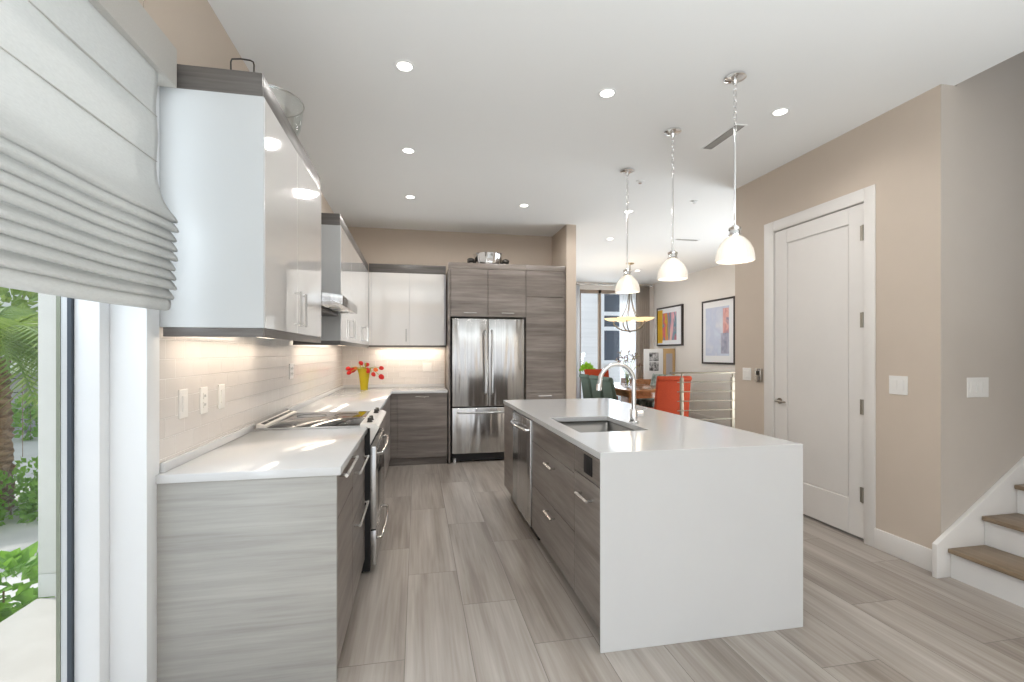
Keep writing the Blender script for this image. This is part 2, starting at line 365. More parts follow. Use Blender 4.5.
# door with casing
e = thing('door_1', 'white single panel interior door with lever handle and four hinges', 'door', (XR, 3.315, 0)); e['kind'] = 'structure'
m = MB(); x0, x1 = XR + 0.001, XR + 0.041; ya, yb, za, zb = 2.876, 3.753, 0.024, 2.458
m.box(x0 + 0.012, x1, ya, yb, za, zb)
pa, pb, pc, pd = 3.003, 3.612, 0.285, 2.335
for q in ((ya, pa, za, zb), (pb, yb, za, zb), (pa, pb, za, pc), (pa, pb, pd, zb)): m.box(x0, x0 + 0.0125, q[0], q[1], q[2], q[3], b=0.0025, seg=1)
m.box(x0 + 0.008, x0 + 0.0125, pa + 0.012, pb - 0.012, pc + 0.012, pd - 0.012, b=0.002, seg=1)
leaf = m.build('door_leaf', M_['trim_white'], e)
hm = MB(); hx, hy, hz = x0, 3.69, 0.945
hm.cyl((hx, hy, hz), (hx - 0.008, hy, hz), 0.027).cyl((hx, hy, hz), (hx - 0.045, hy, hz), 0.009)
hm.tube([(hx - 0.045, hy + 0.008, hz), (hx - 0.047, hy - 0.05, hz), (hx - 0.043, hy - 0.105, hz - 0.002)], 0.008)
hm.build('lever_handle', M_['hinge_metal'], leaf)
for z in (2.243, 1.611, 0.979, 0.34):
    h = MB(); h.cyl((XR - 0.006, 2.882, z - 0.055), (XR - 0.006, 2.882, z + 0.055), 0.008, n=12); h.box(XR - 0.002, XR + 0.0005, 2.878, 2.908, z - 0.055, z + 0.055)
    h.build('hinge', M_['hinge_metal'], e)
f = MB(); f.box(XR - 0.012, XR, 2.786, 2.870, 0, 2.56, b=0.003).box(XR - 0.012, XR, 3.760, 3.876, 0, 2.56, b=0.003).box(XR - 0.012, XR, 2.870, 3.760, 2.468, 2.56, b=0.003)
f.box(XR, XR + 0.12, 2.868, 2.872, 0, 2.472).box(XR, XR + 0.12, 3.758, 3.762, 0, 2.472).box(XR, XR + 0.12, 2.868, 3.762, 2.465, 2.472)
f.build('casing', M_['trim_white'], e)

# left window: white frame, dark gasket, glass
e = thing('window_1', 'tall white framed window beside the kitchen with dark gasket', 'window', (-1.12, 0.2, 0)); e['kind'] = 'structure'
f = MB(); f.box(-1.147, -1.071, 1.884, 1.939, 0, 2.47, b=0.002).box(-1.15, -1.071, -1.6, 1.884, 2.40, 2.47).box(-1.15, -1.071, -1.6, -1.54, 0, 2.40); f.box(-1.15, -1.115, -1.54, 1.884, 0, 0.02)
f.build('frame', M_['frame_white'], e)
MB().box(-1.160, -1.148, 1.872, 1.888, 0.02, 2.40).build('gasket', M_['dark_frame'], e)
MB().box(-1.179, -1.161, 1.874, 1.91, 0.02, 2.40).build('outer_frame', M_['grey_frame'], e)
mat('glass_edge', (0.26, 0.28, 0.21), 0.3)
MB().box(-1.192, -1.180, 1.872, 1.91, 0.02, 2.40).build('glass_edge', M_['glass_edge'], e)
MB().box(-1.176, -1.170, -1.54, 1.869, 0.02, 2.40).build('glass', M_['window_glass'], e)

# ------------------------------------------------------------------ island
def fronts(parent, specs, axis_plane, nrm, mt, t=0.02):
    """specs: (name, a0, a1, z0, z1, [handle]) on an X= plane; outward normal nrm (+1/-1 along x)"""
    for s in specs:
        x = axis_plane
        o = MB().box(min(x, x - nrm * t), max(x, x - nrm * t), s[1] + 0.002, s[2] - 0.002, s[3] + 0.002, s[4] - 0.002, b=0.0012, seg=1).build(s[0], mt, parent)
        if len(s) > 5 and s[5]:
            h = s[5]; bar(o, (x, h[0], h[2]), (x, h[1], h[3]), (nrm, 0, 0), 0.03, 0.008, M_['nickel'])
ISX = 0.82
t_ = thing('island_worktop', 'white quartz island top with waterfall end facing the camera', 'worktop', (1.36, 3.3, 0))
m = MB(); sx0, sx1, sy0, sy1 = 0.918, 1.348, 2.60, 3.24; zt, zb = 0.915, 0.883; yn, yf, x1_ = 2.05, 4.545, 1.895
bmt = bmesh.new()
def rect(x0, x1, y0, y1, z): return [bmt.verts.new(p) for p in ((x0, y0, z), (x1, y0, z), (x1, y1, z), (x0, y1, z))]
Ot, It, Ob, Ib = rect(ISX, x1_, yn, yf, zt), rect(sx0, sx1, sy0, sy1, zt), rect(ISX, x1_, yn + 0.006, yf, zb), rect(sx0, sx1, sy0, sy1, zb)
leg = [bmt.verts.new(p) for p in ((ISX, yn, 0), (x1_, yn, 0), (x1_, yn + 0.006, 0), (ISX, yn + 0.006, 0))]
for i in range(4):
    j = (i + 1) % 4
    bmt.faces.new((Ot[i], Ot[j], It[j], It[i])); bmt.faces.new((Ob[j], Ob[i], Ib[i], Ib[j])); bmt.faces.new((It[i], It[j], Ib[j], Ib[i]))
for i in (1, 2, 3):
    j = (i + 1) % 4
    if i == 2: bmt.faces.new((Ot[2], Ob[2], Ob[3], Ot[3]))
bmt.faces.new((Ot[1], leg[1], leg[2], Ob[1], Ob[2], Ot[2])); bmt.faces.new((Ot[0], Ot[3], Ob[3], Ob[0], leg[3], leg[0]))
bmt.faces.new((Ot[0], leg[0], leg[1], Ot[1])); bmt.faces.new((Ob[0], Ob[1], leg[2], leg[3])); bmt.faces.new(leg)
bmesh.ops.recalc_face_normals(bmt, faces=list(bmt.faces))
m.merge(bmt); top = m.build('slab', M_['quartz'], t_, smooth=False)
md = top.modifiers.new('edge', 'BEVEL'); md.width = 0.002; md.segments = 2; md.limit_method = 'ANGLE'

FX = 0.822
def base_unit(name, label, y0, y1, specs, loc_y, group, xf=FX, nrm=-1, depth=0.56, gap_top=0.882, mt='laminate', hollow=False):
    e = thing(name, label, 'cabinet', (xf - nrm * 0.3, (y0 + y1) / 2, 0), group)
    xa, xb = (xf + 0.02, xf + 0.02 + depth) if nrm < 0 else (xf - 0.02 - depth, xf - 0.02)
    m = MB()
    if hollow:
        for q in ((xa, xb, y0, y0 + 0.018, 0.1, gap_top), (xa, xb, y1 - 0.018, y1, 0.1, gap_top), (xa, xb, y0 + 0.018, y1 - 0.018, 0.1, 0.118), (xb - 0.012, xb, y0 + 0.018, y1 - 0.018, 0.118, gap_top)): m.box(*q)
    else: m.box(xa, xb, y0 + 0.001, y1 - 0.001, 0.1, gap_top)
    m.build('carcass', M_[mt], e)
    tx = xf - nrm * 0.065
    MB().box(min(tx, tx - nrm * 0.02), max(tx, tx - nrm * 0.02), y0 + 0.001, y1 - 0.001, 0.0, 0.1).build('toe_kick', M_[mt], e)
    fronts(e, specs, xf, nrm, M_[mt])
    return e
G_I = 'island base cabinets'
e = base_unit('base_cabinet', 'narrow island cabinet with black outlet beside the white waterfall end', 2.058, 2.42,
          [('false_front', 2.058, 2.42, 0.752, 0.88), ('door', 2.058, 2.42, 0.1, 0.75, (2.15, 2.315, 0.66, 0.66))], 0, G_I)
o = MB().box(FX - 0.004, FX, 2.155, 2.267, 0.776, 0.868, b=0.002).build('outlet_plate', M_['black'], e)
MB().box(FX - 0.006, FX - 0.004, 2.178, 2.244, 0.79, 0.854, b=0.001).build('socket_insert', M_['black'], o)
base_unit('base_cabinet', 'wide island drawer cabinet under the sink', 2.42, 3.375,
          [('false_front', 2.42, 3.375, 0.732, 0.88), ('drawer', 2.42, 3.375, 0.42, 0.73, (2.77, 2.935, 0.668, 0.668)), ('drawer', 2.42, 3.375, 0.1, 0.418, (2.77, 2.935, 0.365, 0.365))], 0, G_I, hollow=True)
base_unit('base_cabinet', 'island end cabinet beyond the dishwasher nearest the refrigerator', 4.035, 4.50,
          [('door', 4.035, 4.50, 0.1, 0.88)], 0, G_I)
e = thing('island_back_panel', 'grey wood panel closing the seating side of the island', 'panel', (1.43, 3.3, 0))
MB().box(1.42, 1.44, 2.058, 4.5, 0, 0.882).build('panel_board', M_['laminate'], e)
# dishwasher
e = thing('dishwasher', 'stainless dishwasher with curved bar handle in the island', 'dishwasher', (1.1, 3.75, 0))
MB().box(FX + 0.02, 1.40, 3.378, 4.032, 0.1, 0.881).build('tub', M_['steel_plain'], e)
d = MB().box(FX - 0.012, FX + 0.02, 3.381, 4.029, 0.10, 0.878, b=0.004).build('door', M_['stainless'], e)
pts = [(FX - 0.012, 3.42, 0.80)] + [(FX - 0.012 - 0.05 * math.sin(math.pi * (i + 0.6) / 11.2) ** 0.6, 3.42 + 0.565 * i / 10, 0.80) for i in range(11)] + [(FX - 0.012, 3.985, 0.80)]
MB().tube(pts, 0.011, 12).build('handle', M_['chrome'], d)
MB().box(FX + 0.05, FX + 0.07, 3.378, 4.032, 0, 0.1).build('toe_kick', M_['black'], e)
# sink
e = thing('kitchen_sink', 'rectangular undermount stainless sink set in the white island', 'sink', (1.15, 2.91, 0.66))
m = MB(); a, b_, c_, d_ = sx0 - 0.006, sx1 + 0.006, sy0 - 0.006, sy1 + 0.006
bmk = bmesh.new(); bmesh.ops.create_cube(bmk, size=1)
for v_ in bmk.verts: v_.co = Vector(((a + b_) / 2 + v_.co.x * (b_ - a), (c_ + d_) / 2 + v_.co.y * (d_ - c_), 0.77 + v_.co.z * 0.222))
bmesh.ops.delete(bmk, geom=[f_ for f_ in bmk.faces if f_.normal.z > 0.9], context='FACES')
bmesh.ops.bevel(bmk, geom=[e_ for e_ in bmk.edges if not e_.is_boundary], offset=0.02, segments=4, profile=0.5, affect='EDGES')
bmesh.ops.reverse_faces(bmk, faces=list(bmk.faces))
m.merge(bmk); o = m.build('basin', M_['sink_steel'], e); md = o.modifiers.new('sheet', 'SOLIDIFY'); md.thickness = 0.002; md.offset = -1
MB().lathe([(0, 0.664), (0.045, 0.664), (0.055, 0.662), (0.055, 0.660)], (1.15, 2.95, 0)).build('drain', M_['chrome'], e)
# faucet
e = thing('faucet', 'tall chrome gooseneck kitchen faucet behind the sink', 'faucet', (1.392, 2.90, 0.915))
B = Vector((1.392, 2.90, 0.915)); m = MB()
m.lathe([(0, 0.0005), (0.03, 0.0005), (0.031, 0.006), (0.024, 0.012), (0.024, 0.085), (0.022, 0.092), (0, 0.092)], B)
m.build('body', M_['chrome'], e)
pts = [B + Vector((0, 0, 0.09)), B + Vector((0, 0, 0.26))] + arc(B + Vector((-0.118, 0, 0.265)), 0.118, 0, 162, 18, (1, 0, 0), (0, 0, 1))
tip = pts[-1]; pts.append(tip + Vector((-0.010, 0, -0.075)))
m = MB().tube(pts, 0.0145, 14); sp_ = m.build('spout', M_['chrome'], e)
MB().tube([pts[-1] + Vector((0.002, 0, 0.03)), pts[-1] + Vector((-0.002, 0, -0.012))], 0.0175, 16).build('nozzle', M_['chrome'], e)
MB().cyl(B + Vector((0.02, 0, 0.06)), B + Vector((0.06, 0, 0.06)), 0.019).tube([B + Vector((0.055, 0, 0.065)), B + Vector((0.085, -0.015, 0.10))], 0.005).build('lever', M_['chrome'], e)

# ------------------------------------------------------------------ left run
G_L = 'base cabinets along the left wall'
DX = -0.316
t_ = thing('quartz_worktop', 'white quartz counter on the near side of the range', 'worktop', (-0.64, 2.5, 0.88))
MB().box(XL + 0.009, -0.299, 2.0, 3.056, 0.882, 0.915, b=0.002).build('slab', M_['quartz'], t_)
MB().box(XL + 0.009, XL + 0.026, 2.034, 3.056, 0.9155, 0.953, b=0.002).build('upstand', M_['quartz'], t_)
t_ = thing('quartz_worktop', 'white quartz corner counter between the range and the refrigerator', 'worktop', (-0.5, 5.5, 0.88))
MB().prism([(XL + 0.009, 3.824), (-0.299, 3.824), (-0.299, 5.88), (0.368, 5.88), (0.368, YB - 0.009), (XL + 0.009, YB - 0.009)], 'z', 0.882, 0.915, 0.002).build('slab', M_['quartz'], t_)
MB().prism([(XL + 0.009, 3.824), (XL + 0.026, 3.824), (XL + 0.026, YB - 0.026), (0.368, YB - 0.026), (0.368, YB - 0.009), (XL + 0.009, YB - 0.009)], 'z', 0.9155, 0.953, 0.001).build('upstand', M_['quartz'], t_)
e = base_unit('base_cabinet', 'nearest cabinet of the left run, with grey wood end panel coloured as daylit', 2.03, 2.49,
          [('drawer', 2.03, 2.49, 0.70, 0.88, (2.07, 2.44, 0.862, 0.862)), ('door', 2.03, 2.49, 0.1, 0.698)], 0, G_L, DX, 1, 0.58, 0.881)
MB().box(XL + 0.004, DX, 2.008, 2.030, 0, 0.881, b=0.001).build('end_panel', M_['laminate_daylit'], e)
base_unit('base_cabinet', 'two drawer cabinet on the near side of the black range', 2.49, 3.055,
          [('drawer', 2.49, 3.055, 0.52, 0.88, (2.54, 2.96, 0.755, 0.755)), ('drawer', 2.49, 3.055, 0.1, 0.518, (2.54, 2.96, 0.485, 0.485))], 0, G_L, DX, 1, 0.58, 0.881)
base_unit('base_cabinet', 'left run cabinet beyond the range toward the corner', 3.826, 5.20,
          [('drawer', 3.826, 4.50, 0.60, 0.88, (4.06, 4.26, 0.8, 0.8)), ('door', 3.826, 4.50, 0.1, 0.598), ('door', 4.50, 5.20, 0.1, 0.88)], 0, G_L, DX, 1, 0.58, 0.881)
e = thing('base_cabinet', 'grey wood corner cabinet under the counter left of the refrigerator', 'cabinet', (0.0, 6.2, 0), G_L)
MB().box(XL + 0.02, DX - 0.02, 5.201, YB - 0.01, 0.1, 0.881).box(DX - 0.02, 0.366, 5.92, YB - 0.01, 0.1, 0.881).build('carcass', M_['laminate'], e)
MB().box(DX - 0.02, DX, 5.203, 5.90, 0.1, 0.88).build('filler', M_['laminate'], e)
MB().box(DX + 0.0015, -0.235, 5.90, 5.92, 0.1, 0.88).build('filler', M_['laminate'], e)
d = MB().box(-0.231, 0.364, 5.90, 5.92, 0.1, 0.88, b=0.0012, seg=1).build('door', M_['laminate'], e)
bar(d, (-0.02, 5.90, 0.84), (0.14, 5.90, 0.84), (0, -1, 0), 0.026, 0.0045, M_['nickel'])
MB().box(-0.336, 0.364, 5.955, 5.975, 0, 0.1).box(-0.42, -0.40, 5.203, 5.955, 0, 0.1).build('toe_kick', M_['laminate'], e)

# range
e = thing('range', 'slide-in electric range with black glass cooktop and stainless front', 'stove', (-0.6, 3.44, 0))
Y0, Y1 = 3.062, 3.818
MB().box(XL + 0.03, -0.285, Y0, Y1, 0.02, 0.905).box(-0.8, -0.33, Y0 + 0.03, Y1 - 0.03, 0, 0.02).build('body', M_['black'], e)
MB().box(XL + 0.03, -0.345, Y0 - 0.0055, Y0 - 0.0032, 0.9155, 0.924).build('edge_trim', M_['steel_plain'], e)
ct = MB().box(XL + 0.03, -0.345, Y0 - 0.003, Y1 + 0.003, 0.916, 0.923, b=0.002).build('cooktop', M_['black_gloss'], e)
mat('burner_mark', (0.10, 0.10, 0.10), 0.2)
for (bx, by, br_) in ((-0.50, 3.25, 0.10), (-0.50, 3.63, 0.085), (-0.74, 3.25, 0.075), (-0.74, 3.63, 0.10)):
    MB().lathe([(br_ - 0.003, 0.9230), (br_ - 0.003, 0.9233), (br_, 0.9233), (br_, 0.9230)], (bx, by, 0)).build('burner_ring', M_['burner_mark'], ct)
vt = MB().prism([(XL + 0.028, 0.923), (XL + 0.085, 0.923), (XL + 0.083, 0.934), (XL + 0.03, 0.948)], 'y', Y0 + 0.01, Y1 - 0.01, 0.0008).build('vent_trim', M_['vent_steel'], e, ang=12)
mv = MB()
mv.xf(Matrix.Identity(4)); ang = math.atan2(-0.013, 0.05)
for i in range(6):
    yy = Y0 + 0.05 + i * 0.115
    mv.prism([(XL + 0.044, 0.9441), (XL + 0.064, 0.9389), (XL + 0.064, 0.9400), (XL + 0.044, 0.9452)], 'y', yy, yy + 0.105)
mv.build('slot', M_['black'], vt)
cp = MB().prism([(-0.345, 0.906), (-0.345, 0.932), (-0.262, 0.930), (-0.232, 0.915), (-0.236, 0.895), (-0.285, 0.80), (-0.285, 0.906)], 'y', Y0, Y1, 0.0008).build('control_panel', M_['vent_steel'], e, ang=12)
for yy in (3.15, 3.25, 3.62, 3.72):
    k_ = MB().lathe([(0, 0.0005), (0.018, 0.0005), (0.018, 0.005), (0.014, 0.008), (0.013, 0.026), (0.011, 0.029), (0, 0.029)], (-0.295, yy, 0.931)).build('knob', M_['dark_metal'], e)
    MB().box(-0.297, -0.293, yy - 0.010, yy + 0.010, 0.9602, 0.962).build('pointer', M_['nickel'], k_)
d = MB().box(-0.285, -0.248, Y0 + 0.004, Y1 - 0.004, 0.275, 0.79, b=0.004).build('oven_door', M_['stainless'], e)
MB().box(-0.2485, -0.2465, Y0 + 0.13, Y1 - 0.13, 0.36, 0.66, b=0.0008).build('oven_window', M_['black_gloss'], d)
def arch(y0, y1, z, x, dp, r): return MB().tube([(x, y0, z)] + [(x + dp * (0.75 + 0.25 * math.sin(math.pi * i / 10)), y0 + 0.02 + (y1 - y0 - 0.04) * i / 10, z) for i in range(11)] + [(x, y1, z)], r, 12)
arch(Y0 + 0.05, Y1 - 0.05, 0.735, -0.25, 0.042, 0.010).build('handle', M_['chrome'], d)
d = MB().box(-0.285, -0.248, Y0 + 0.004, Y1 - 0.004, 0.05, 0.268, b=0.004).build('drawer', M_['stainless'], e)
arch(Y0 + 0.05, Y1 - 0.05, 0.205, -0.25, 0.040, 0.009).build('handle', M_['chrome'], d)

# range hood between the uppers
e = thing('range_hood', 'slim stainless range hood between the left wall cabinets', 'range hood', (-0.7, 3.58, 1.68))
h0, h1 = 3.197, 3.958
MB().prism([(XL, 1.665), (-0.472, 1.680), (-0.466, 1.684), (-0.466, 1.742), (-0.60, 1.760), (XL, 1.86)], 'y', h0, h1, 0.002).build('canopy', M_['stainless'], e)
for yy in (3.38, 3.78): MB().cyl((-0.54, yy, 1.684), (-0.54, yy, 1.672), 0.03).build('lamp', M_['plate_white'], e)
MB().box(-0.90, -0.60, h0 + 0.06, h1 - 0.06, 1.656, 1.672, b=0.002).build('filter', M_['dark_metal'], e)

# wall cabinets
G_U = 'white gloss wall cabinets'
UX = -0.593; ZB, ZT = 1.47, 2.383
def upper_left(label, y0, y1, seams, handles, side_near=True, corner=False):
    e = thing('wall_cabinet', label, 'cabinet', (-0.77, (y0 + y1) / 2, ZB), G_U)
    MB().box(XL + 0.001, UX - 0.022, y0, y1, ZB, ZT).box(UX - 0.022, UX - 0.0005, y0, y0 + 0.018, ZB, ZT).build('carcass', M_['cab_side'], e)
    ys = [y0 + 0.018] + seams + [y1]; ds = []
    for a, b2 in zip(ys, ys[1:]):
        ds.append(MB().box(UX - 0.02, UX, a + 0.0012, b2 - 0.0012, ZB, ZT, b=0.0012, seg=1).build('door', M_['gloss_white'], e))
    for (i, y) in handles: bar(ds[i], (UX, y, 1.505), (UX, y, 1.675), (1, 0, 0), 0.03, 0.0065, M_['handle_white'])
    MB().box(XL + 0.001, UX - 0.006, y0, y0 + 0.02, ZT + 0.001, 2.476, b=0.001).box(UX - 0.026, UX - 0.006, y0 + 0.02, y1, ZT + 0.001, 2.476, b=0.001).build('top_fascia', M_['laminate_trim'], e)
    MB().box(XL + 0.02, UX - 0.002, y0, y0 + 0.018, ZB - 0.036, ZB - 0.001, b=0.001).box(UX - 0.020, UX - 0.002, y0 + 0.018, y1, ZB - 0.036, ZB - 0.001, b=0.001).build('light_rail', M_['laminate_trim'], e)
    MB().box(XL + 0.10, XL + 0.14, y0 + 0.06, y1 - 0.06, ZB - 0.012, ZB - 0.001).build('light_strip', M_['strip'], e)
    return e
upper_left('two door white gloss wall cabinet nearest the window shade', 2.034, 3.187, [2.57], [(0, 2.515), (1, 2.625)])
upper_left('white gloss wall cabinets on the far side of the range hood', 3.968, 6.188, [4.60, 5.25, 5.72], [(0, 4.545), (1, 4.655), (2, 5.66), (3, 5.78)])
e = thing('wall_cabinet', 'two door white gloss wall cabinet on the back wall by the refrigerator', 'cabinet', (-0.1, 6.35, ZB), G_U)
YU = 6.19
MB().box(XL + 0.001, 0.366, YU + 0.022, YB - 0.001, ZB, ZT).build('carcass', M_['cab_side'], e)
for a, b2, hx_ in ((-0.592, -0.56, None), (-0.56, -0.095, -0.135), (-0.095, 0.345, 0)):
    d = MB().box(a + 0.0012, b2 - 0.0012, YU, YU + 0.02, ZB, ZT, b=0.0012, seg=1).build('door' if hx_ is not None else 'filler', M_['gloss_white'], e)
    if hx_: bar(d, (hx_, YU, 1.515), (hx_, YU, 1.675), (0, -1, 0), 0.026, 0.0045, M_['handle_white'])
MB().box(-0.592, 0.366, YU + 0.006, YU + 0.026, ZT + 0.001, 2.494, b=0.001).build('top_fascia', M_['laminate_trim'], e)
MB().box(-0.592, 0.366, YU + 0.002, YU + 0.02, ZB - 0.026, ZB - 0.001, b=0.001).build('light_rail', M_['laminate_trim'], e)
MB().box(-0.5, 0.32, YB - 0.14, YB - 0.10, ZB - 0.012, ZB - 0.001).build('light_strip', M_['strip'], e)
for nm, loc, p, sx_, sy_ in (('undercabinet_light_near', (XL + 0.12, 2.61, ZB - 0.02), 2.2, 0.05, 1.0), ('undercabinet_light_far', (XL + 0.12, 5.1, ZB - 0.02), 4.5, 0.05, 2.0), ('undercabinet_light_back', (-0.1, YB - 0.12, ZB - 0.02), 3.2, 0.85, 0.05)):
    lamp(nm, 'AREA', loc, p, WARM, (0, 0, 0), sx_, sy_)

# ------------------------------------------------------------------ refrigerator wall
e = thing('refrigerator', 'stainless French door refrigerator with bottom freezer drawer', 'refrigerator', (0.885, 6.2, 0))
FY = 5.93
MB().box(0.424, 1.348, FY + 0.075, YB - 0.02, 0.03, 1.80).build('body', M_['dark_metal'], e)
for a, b2, hx_ in ((0.422, 0.8755, 0.838), (0.8785, 1.350, 0.922)):
    d = MB().box(a, b2, FY, FY + 0.07, 0.70, 1.808, b=0.010, seg=3).build('door', M_['stainless'], e)
    MB().tube([(hx_, FY, 0.86), (hx_, FY - 0.05, 0.875), (hx_, FY - 0.05, 1.64), (hx_, FY, 1.655)], 0.0115, 12).build('handle', M_['steel_plain'], d)
d = MB().box(0.422, 1.350, FY, FY + 0.07, 0.115, 0.688, b=0.010, seg=3).build('freezer_drawer', M_['stainless'], e)
MB().tube([(0.50, FY, 0.628), (0.515, FY - 0.05, 0.628), (1.257, FY - 0.05, 0.628), (1.272, FY, 0.628)], 0.0115, 12).build('handle', M_['steel_plain'], d)
MB().box(0.44, 1.33, FY + 0.05, FY + 0.074, 0.02, 0.108).build('toe_grille', M_['black'], e)
for xx in (0.455, 1.315): MB().cyl((xx, FY + 0.045, 0), (xx, FY + 0.045, 0.055), 0.024).build('foot', M_['steel_plain'], e)

YT = 5.90
e = thing('fridge_cabinet', 'dark grey wood two door cabinet above the refrigerator', 'cabinet', (0.88, 6.2, 1.82))
MB().box(0.404, 1.360, YT + 0.022, YB - 0.001, 1.822, 2.418).build('carcass', M_['laminate'], e)
MB().box(0.382, 0.402, YT, YB - 0.001, 0, 2.418).build('side_panel', M_['laminate'], e)
for a, b2, ha, hb in ((0.404, 0.871, 0.565, 0.725), (0.871, 1.358, 1.04, 1.20)):
    d = MB().box(a + 0.0025, b2 - 0.0025, YT, YT + 0.02, 1.824, 2.416, b=0.0012, seg=1).build('door', M_['laminate'], e)
    bar(d, (ha, YT, 1.868), (hb, YT, 1.868), (0, -1, 0), 0.028, 0.008, M_['handle_white'])
MB().box(0.378, 1.360, YT - 0.006, YT + 0.016, 2.420, 2.490, b=0.001).build('top_fascia', M_['laminate'], e)
e = thing('pantry_cabinet', 'tall dark grey wood pantry cabinet between refrigerator and wall end', 'cabinet', (1.62, 6.2, 0))
MB().box(1.361, 1.862, YT + 0.022, YB - 0.001, 0.1, 2.418).build('carcass', M_['laminate'], e)
MB().box(1.362, 1.862, YT + 0.06, YT + 0.08, 0, 0.1).build('toe_kick', M_['laminate'], e)
for nm, z0, z1, hz in (('door', 2.090, 2.416, None), ('door', 0.868, 2.083, None), ('drawer', 0.1, 0.861, 0.822)):
    d = MB().box(1.362, 1.846, YT, YT + 0.02, z0, z1, b=0.0012, seg=1).build(nm, M_['laminate'], e)
    if hz: bar(d, (1.515, YT, hz), (1.69, YT, hz), (0, -1, 0), 0.028, 0.008, M_['handle_white'])
MB().box(1.848, 1.884, YT + 0.002, YT + 0.022, 0.0, 2.418).build('filler', M_['laminate'], e)
MB().box(1.3615, 1.884, YT - 0.006, YT + 0.016, 2.420, 2.490, b=0.001).build('top_fascia', M_['laminate'], e)

# pot on top of the tall cabinets
e = thing('steel_bowl', 'polished steel serving bowl with two dark leaf handles atop the refrigerator cabinet', 'bowl', (0.90, 6.08, 2.419))
MB().lathe([(0, 0.001), (0.12, 0.001), (0.145, 0.03), (0.165, 0.10), (0.185, 0.20), (0.195, 0.215), (0.19, 0.217), (0.178, 0.20), (0.155, 0.10), (0.13, 0.04), (0, 0.02)], (0.90, 6.08, 2.419), 40, wob=lambda a, z: 1 + 0.03 * math.cos(10 * a)).build('basin', M_['chrome'], e)
for s_ in (-1, 1):
    m = MB()
    m.tube([(0.90 + s_ * 0.165, 6.08, 2.52), (0.90 + s_ * 0.23, 6.08, 2.57), (0.90 + s_ * 0.26, 6.08, 2.54), (0.90 + s_ * 0.22, 6.08, 2.49), (0.90 + s_ * 0.16, 6.08, 2.50)], 0.016, 10)
    m.ell((0.90 + s_ * 0.225, 6.06, 2.555), 0.05, 0.02, 0.03)
    m.build('handle', M_['dark_metal'], e)
# glass bowl and wire tray on top of the near wall cabinet
e = thing('glass_bowl', 'large clear glass bowl on top of the near white wall cabinet', 'bowl', (-0.772, 2.72, ZT + 0.001))
MB().lathe([(r_ * 0.86, z_) for r_, z_ in ((0, 0.0), (0.07, 0.0), (0.085, 0.012), (0.06, 0.025), (0.14, 0.10), (0.185, 0.20), (0.20, 0.31), (0.207, 0.315), (0.203, 0.32), (0.195, 0.31), (0.178, 0.20), (0.13, 0.105), (0, 0.035))], (-0.772, 2.72, ZT + 0.001), 40).build('bowl_body', M_['clear_glass'], e)
MB().tube(arc((-0.772, 2.72, ZT + 0.319), 0.175, 0, 360, 47, (1, 0, 0), (0, 1, 0))[:-1], 0.003, 8, True).build('rim', M_['steel_plain'], e)
e = thing('serving_tray', 'shallow metal tray with bent wire handles behind the top fascia of the near cabinet', 'tray', (-0.72, 2.20, ZT + 0.001))
MB().box(-0.80, -0.64, 2.065, 2.42, ZT + 0.001, ZT + 0.03, b=0.004).build('tray_pan', M_['dark_metal'], e)
for yy in (2.075, 2.41):
    MB().tube([(-0.725, yy, ZT + 0.02), (-0.726, yy, ZT + 0.145), (-0.722, yy, ZT + 0.157), (-0.69, yy, ZT + 0.162), (-0.655, yy, ZT + 0.160), (-0.644, yy, ZT + 0.155), (-0.641, yy, ZT + 0.143), (-0.642, yy, ZT + 0.02)], 0.0032, 8).build('handle', M_['dark_metal'], e)

# vase of tulips in the corner
VX, VY = -0.64, 6.12
e = thing('glass_vase', 'flared yellow glass vase of tulips in the counter corner', 'vase', (VX, VY, 0.916))
MB().lathe([(0, 0), (0.042, 0), (0.045, 0.006), (0.05, 0.08), (0.066, 0.20), (0.085, 0.262), (0.081, 0.262), (0.062, 0.20), (0.046, 0.08), (0.04, 0.02), (0, 0.018)], (VX, VY, 0.916), 28).build('vase_body', M_['vase_glass'], e)
def fq(px, py, y=VY):
    a = (px - 512) / 476; uu = (353 - py) / 476; th = R(11.287); dx = a * math.cos(th) + math.sin(th); dy = -a * math.sin(th) + math.cos(th)
    tt = y / dy; return Vector((dx * tt, y, 1.371 + uu * tt))
TUL = [(348.5, 368.5, 'tulip_red', 'uppermost at the far left of the bouquet'), (353, 370, 'tulip_red', 'at the left, second in from the edge'), (349.5, 372.5, 'tulip_red', 'lowest on the left side'), (355.5, 368.5, 'tulip_orange', 'left of centre beside the vase rim'),
       (361.3, 363.4, 'tulip_red', 'highest of all, left of centre'), (366.6, 364.8, 'tulip_red', 'tall one just right of centre'), (362.5, 369.3, 'tulip_red', 'right above the vase mouth'), (367.3, 370, 'tulip_red', 'large and low in the middle'),
       (375.3, 369.5, 'tulip_orange', 'small one on the right'), (381, 368, 'tulip_red', 'upper one at the far right'), (373.3, 374, 'tulip_red', 'low one right of the vase'), (381, 376.5, 'tulip_red', 'big and hanging lowest at the far right')]
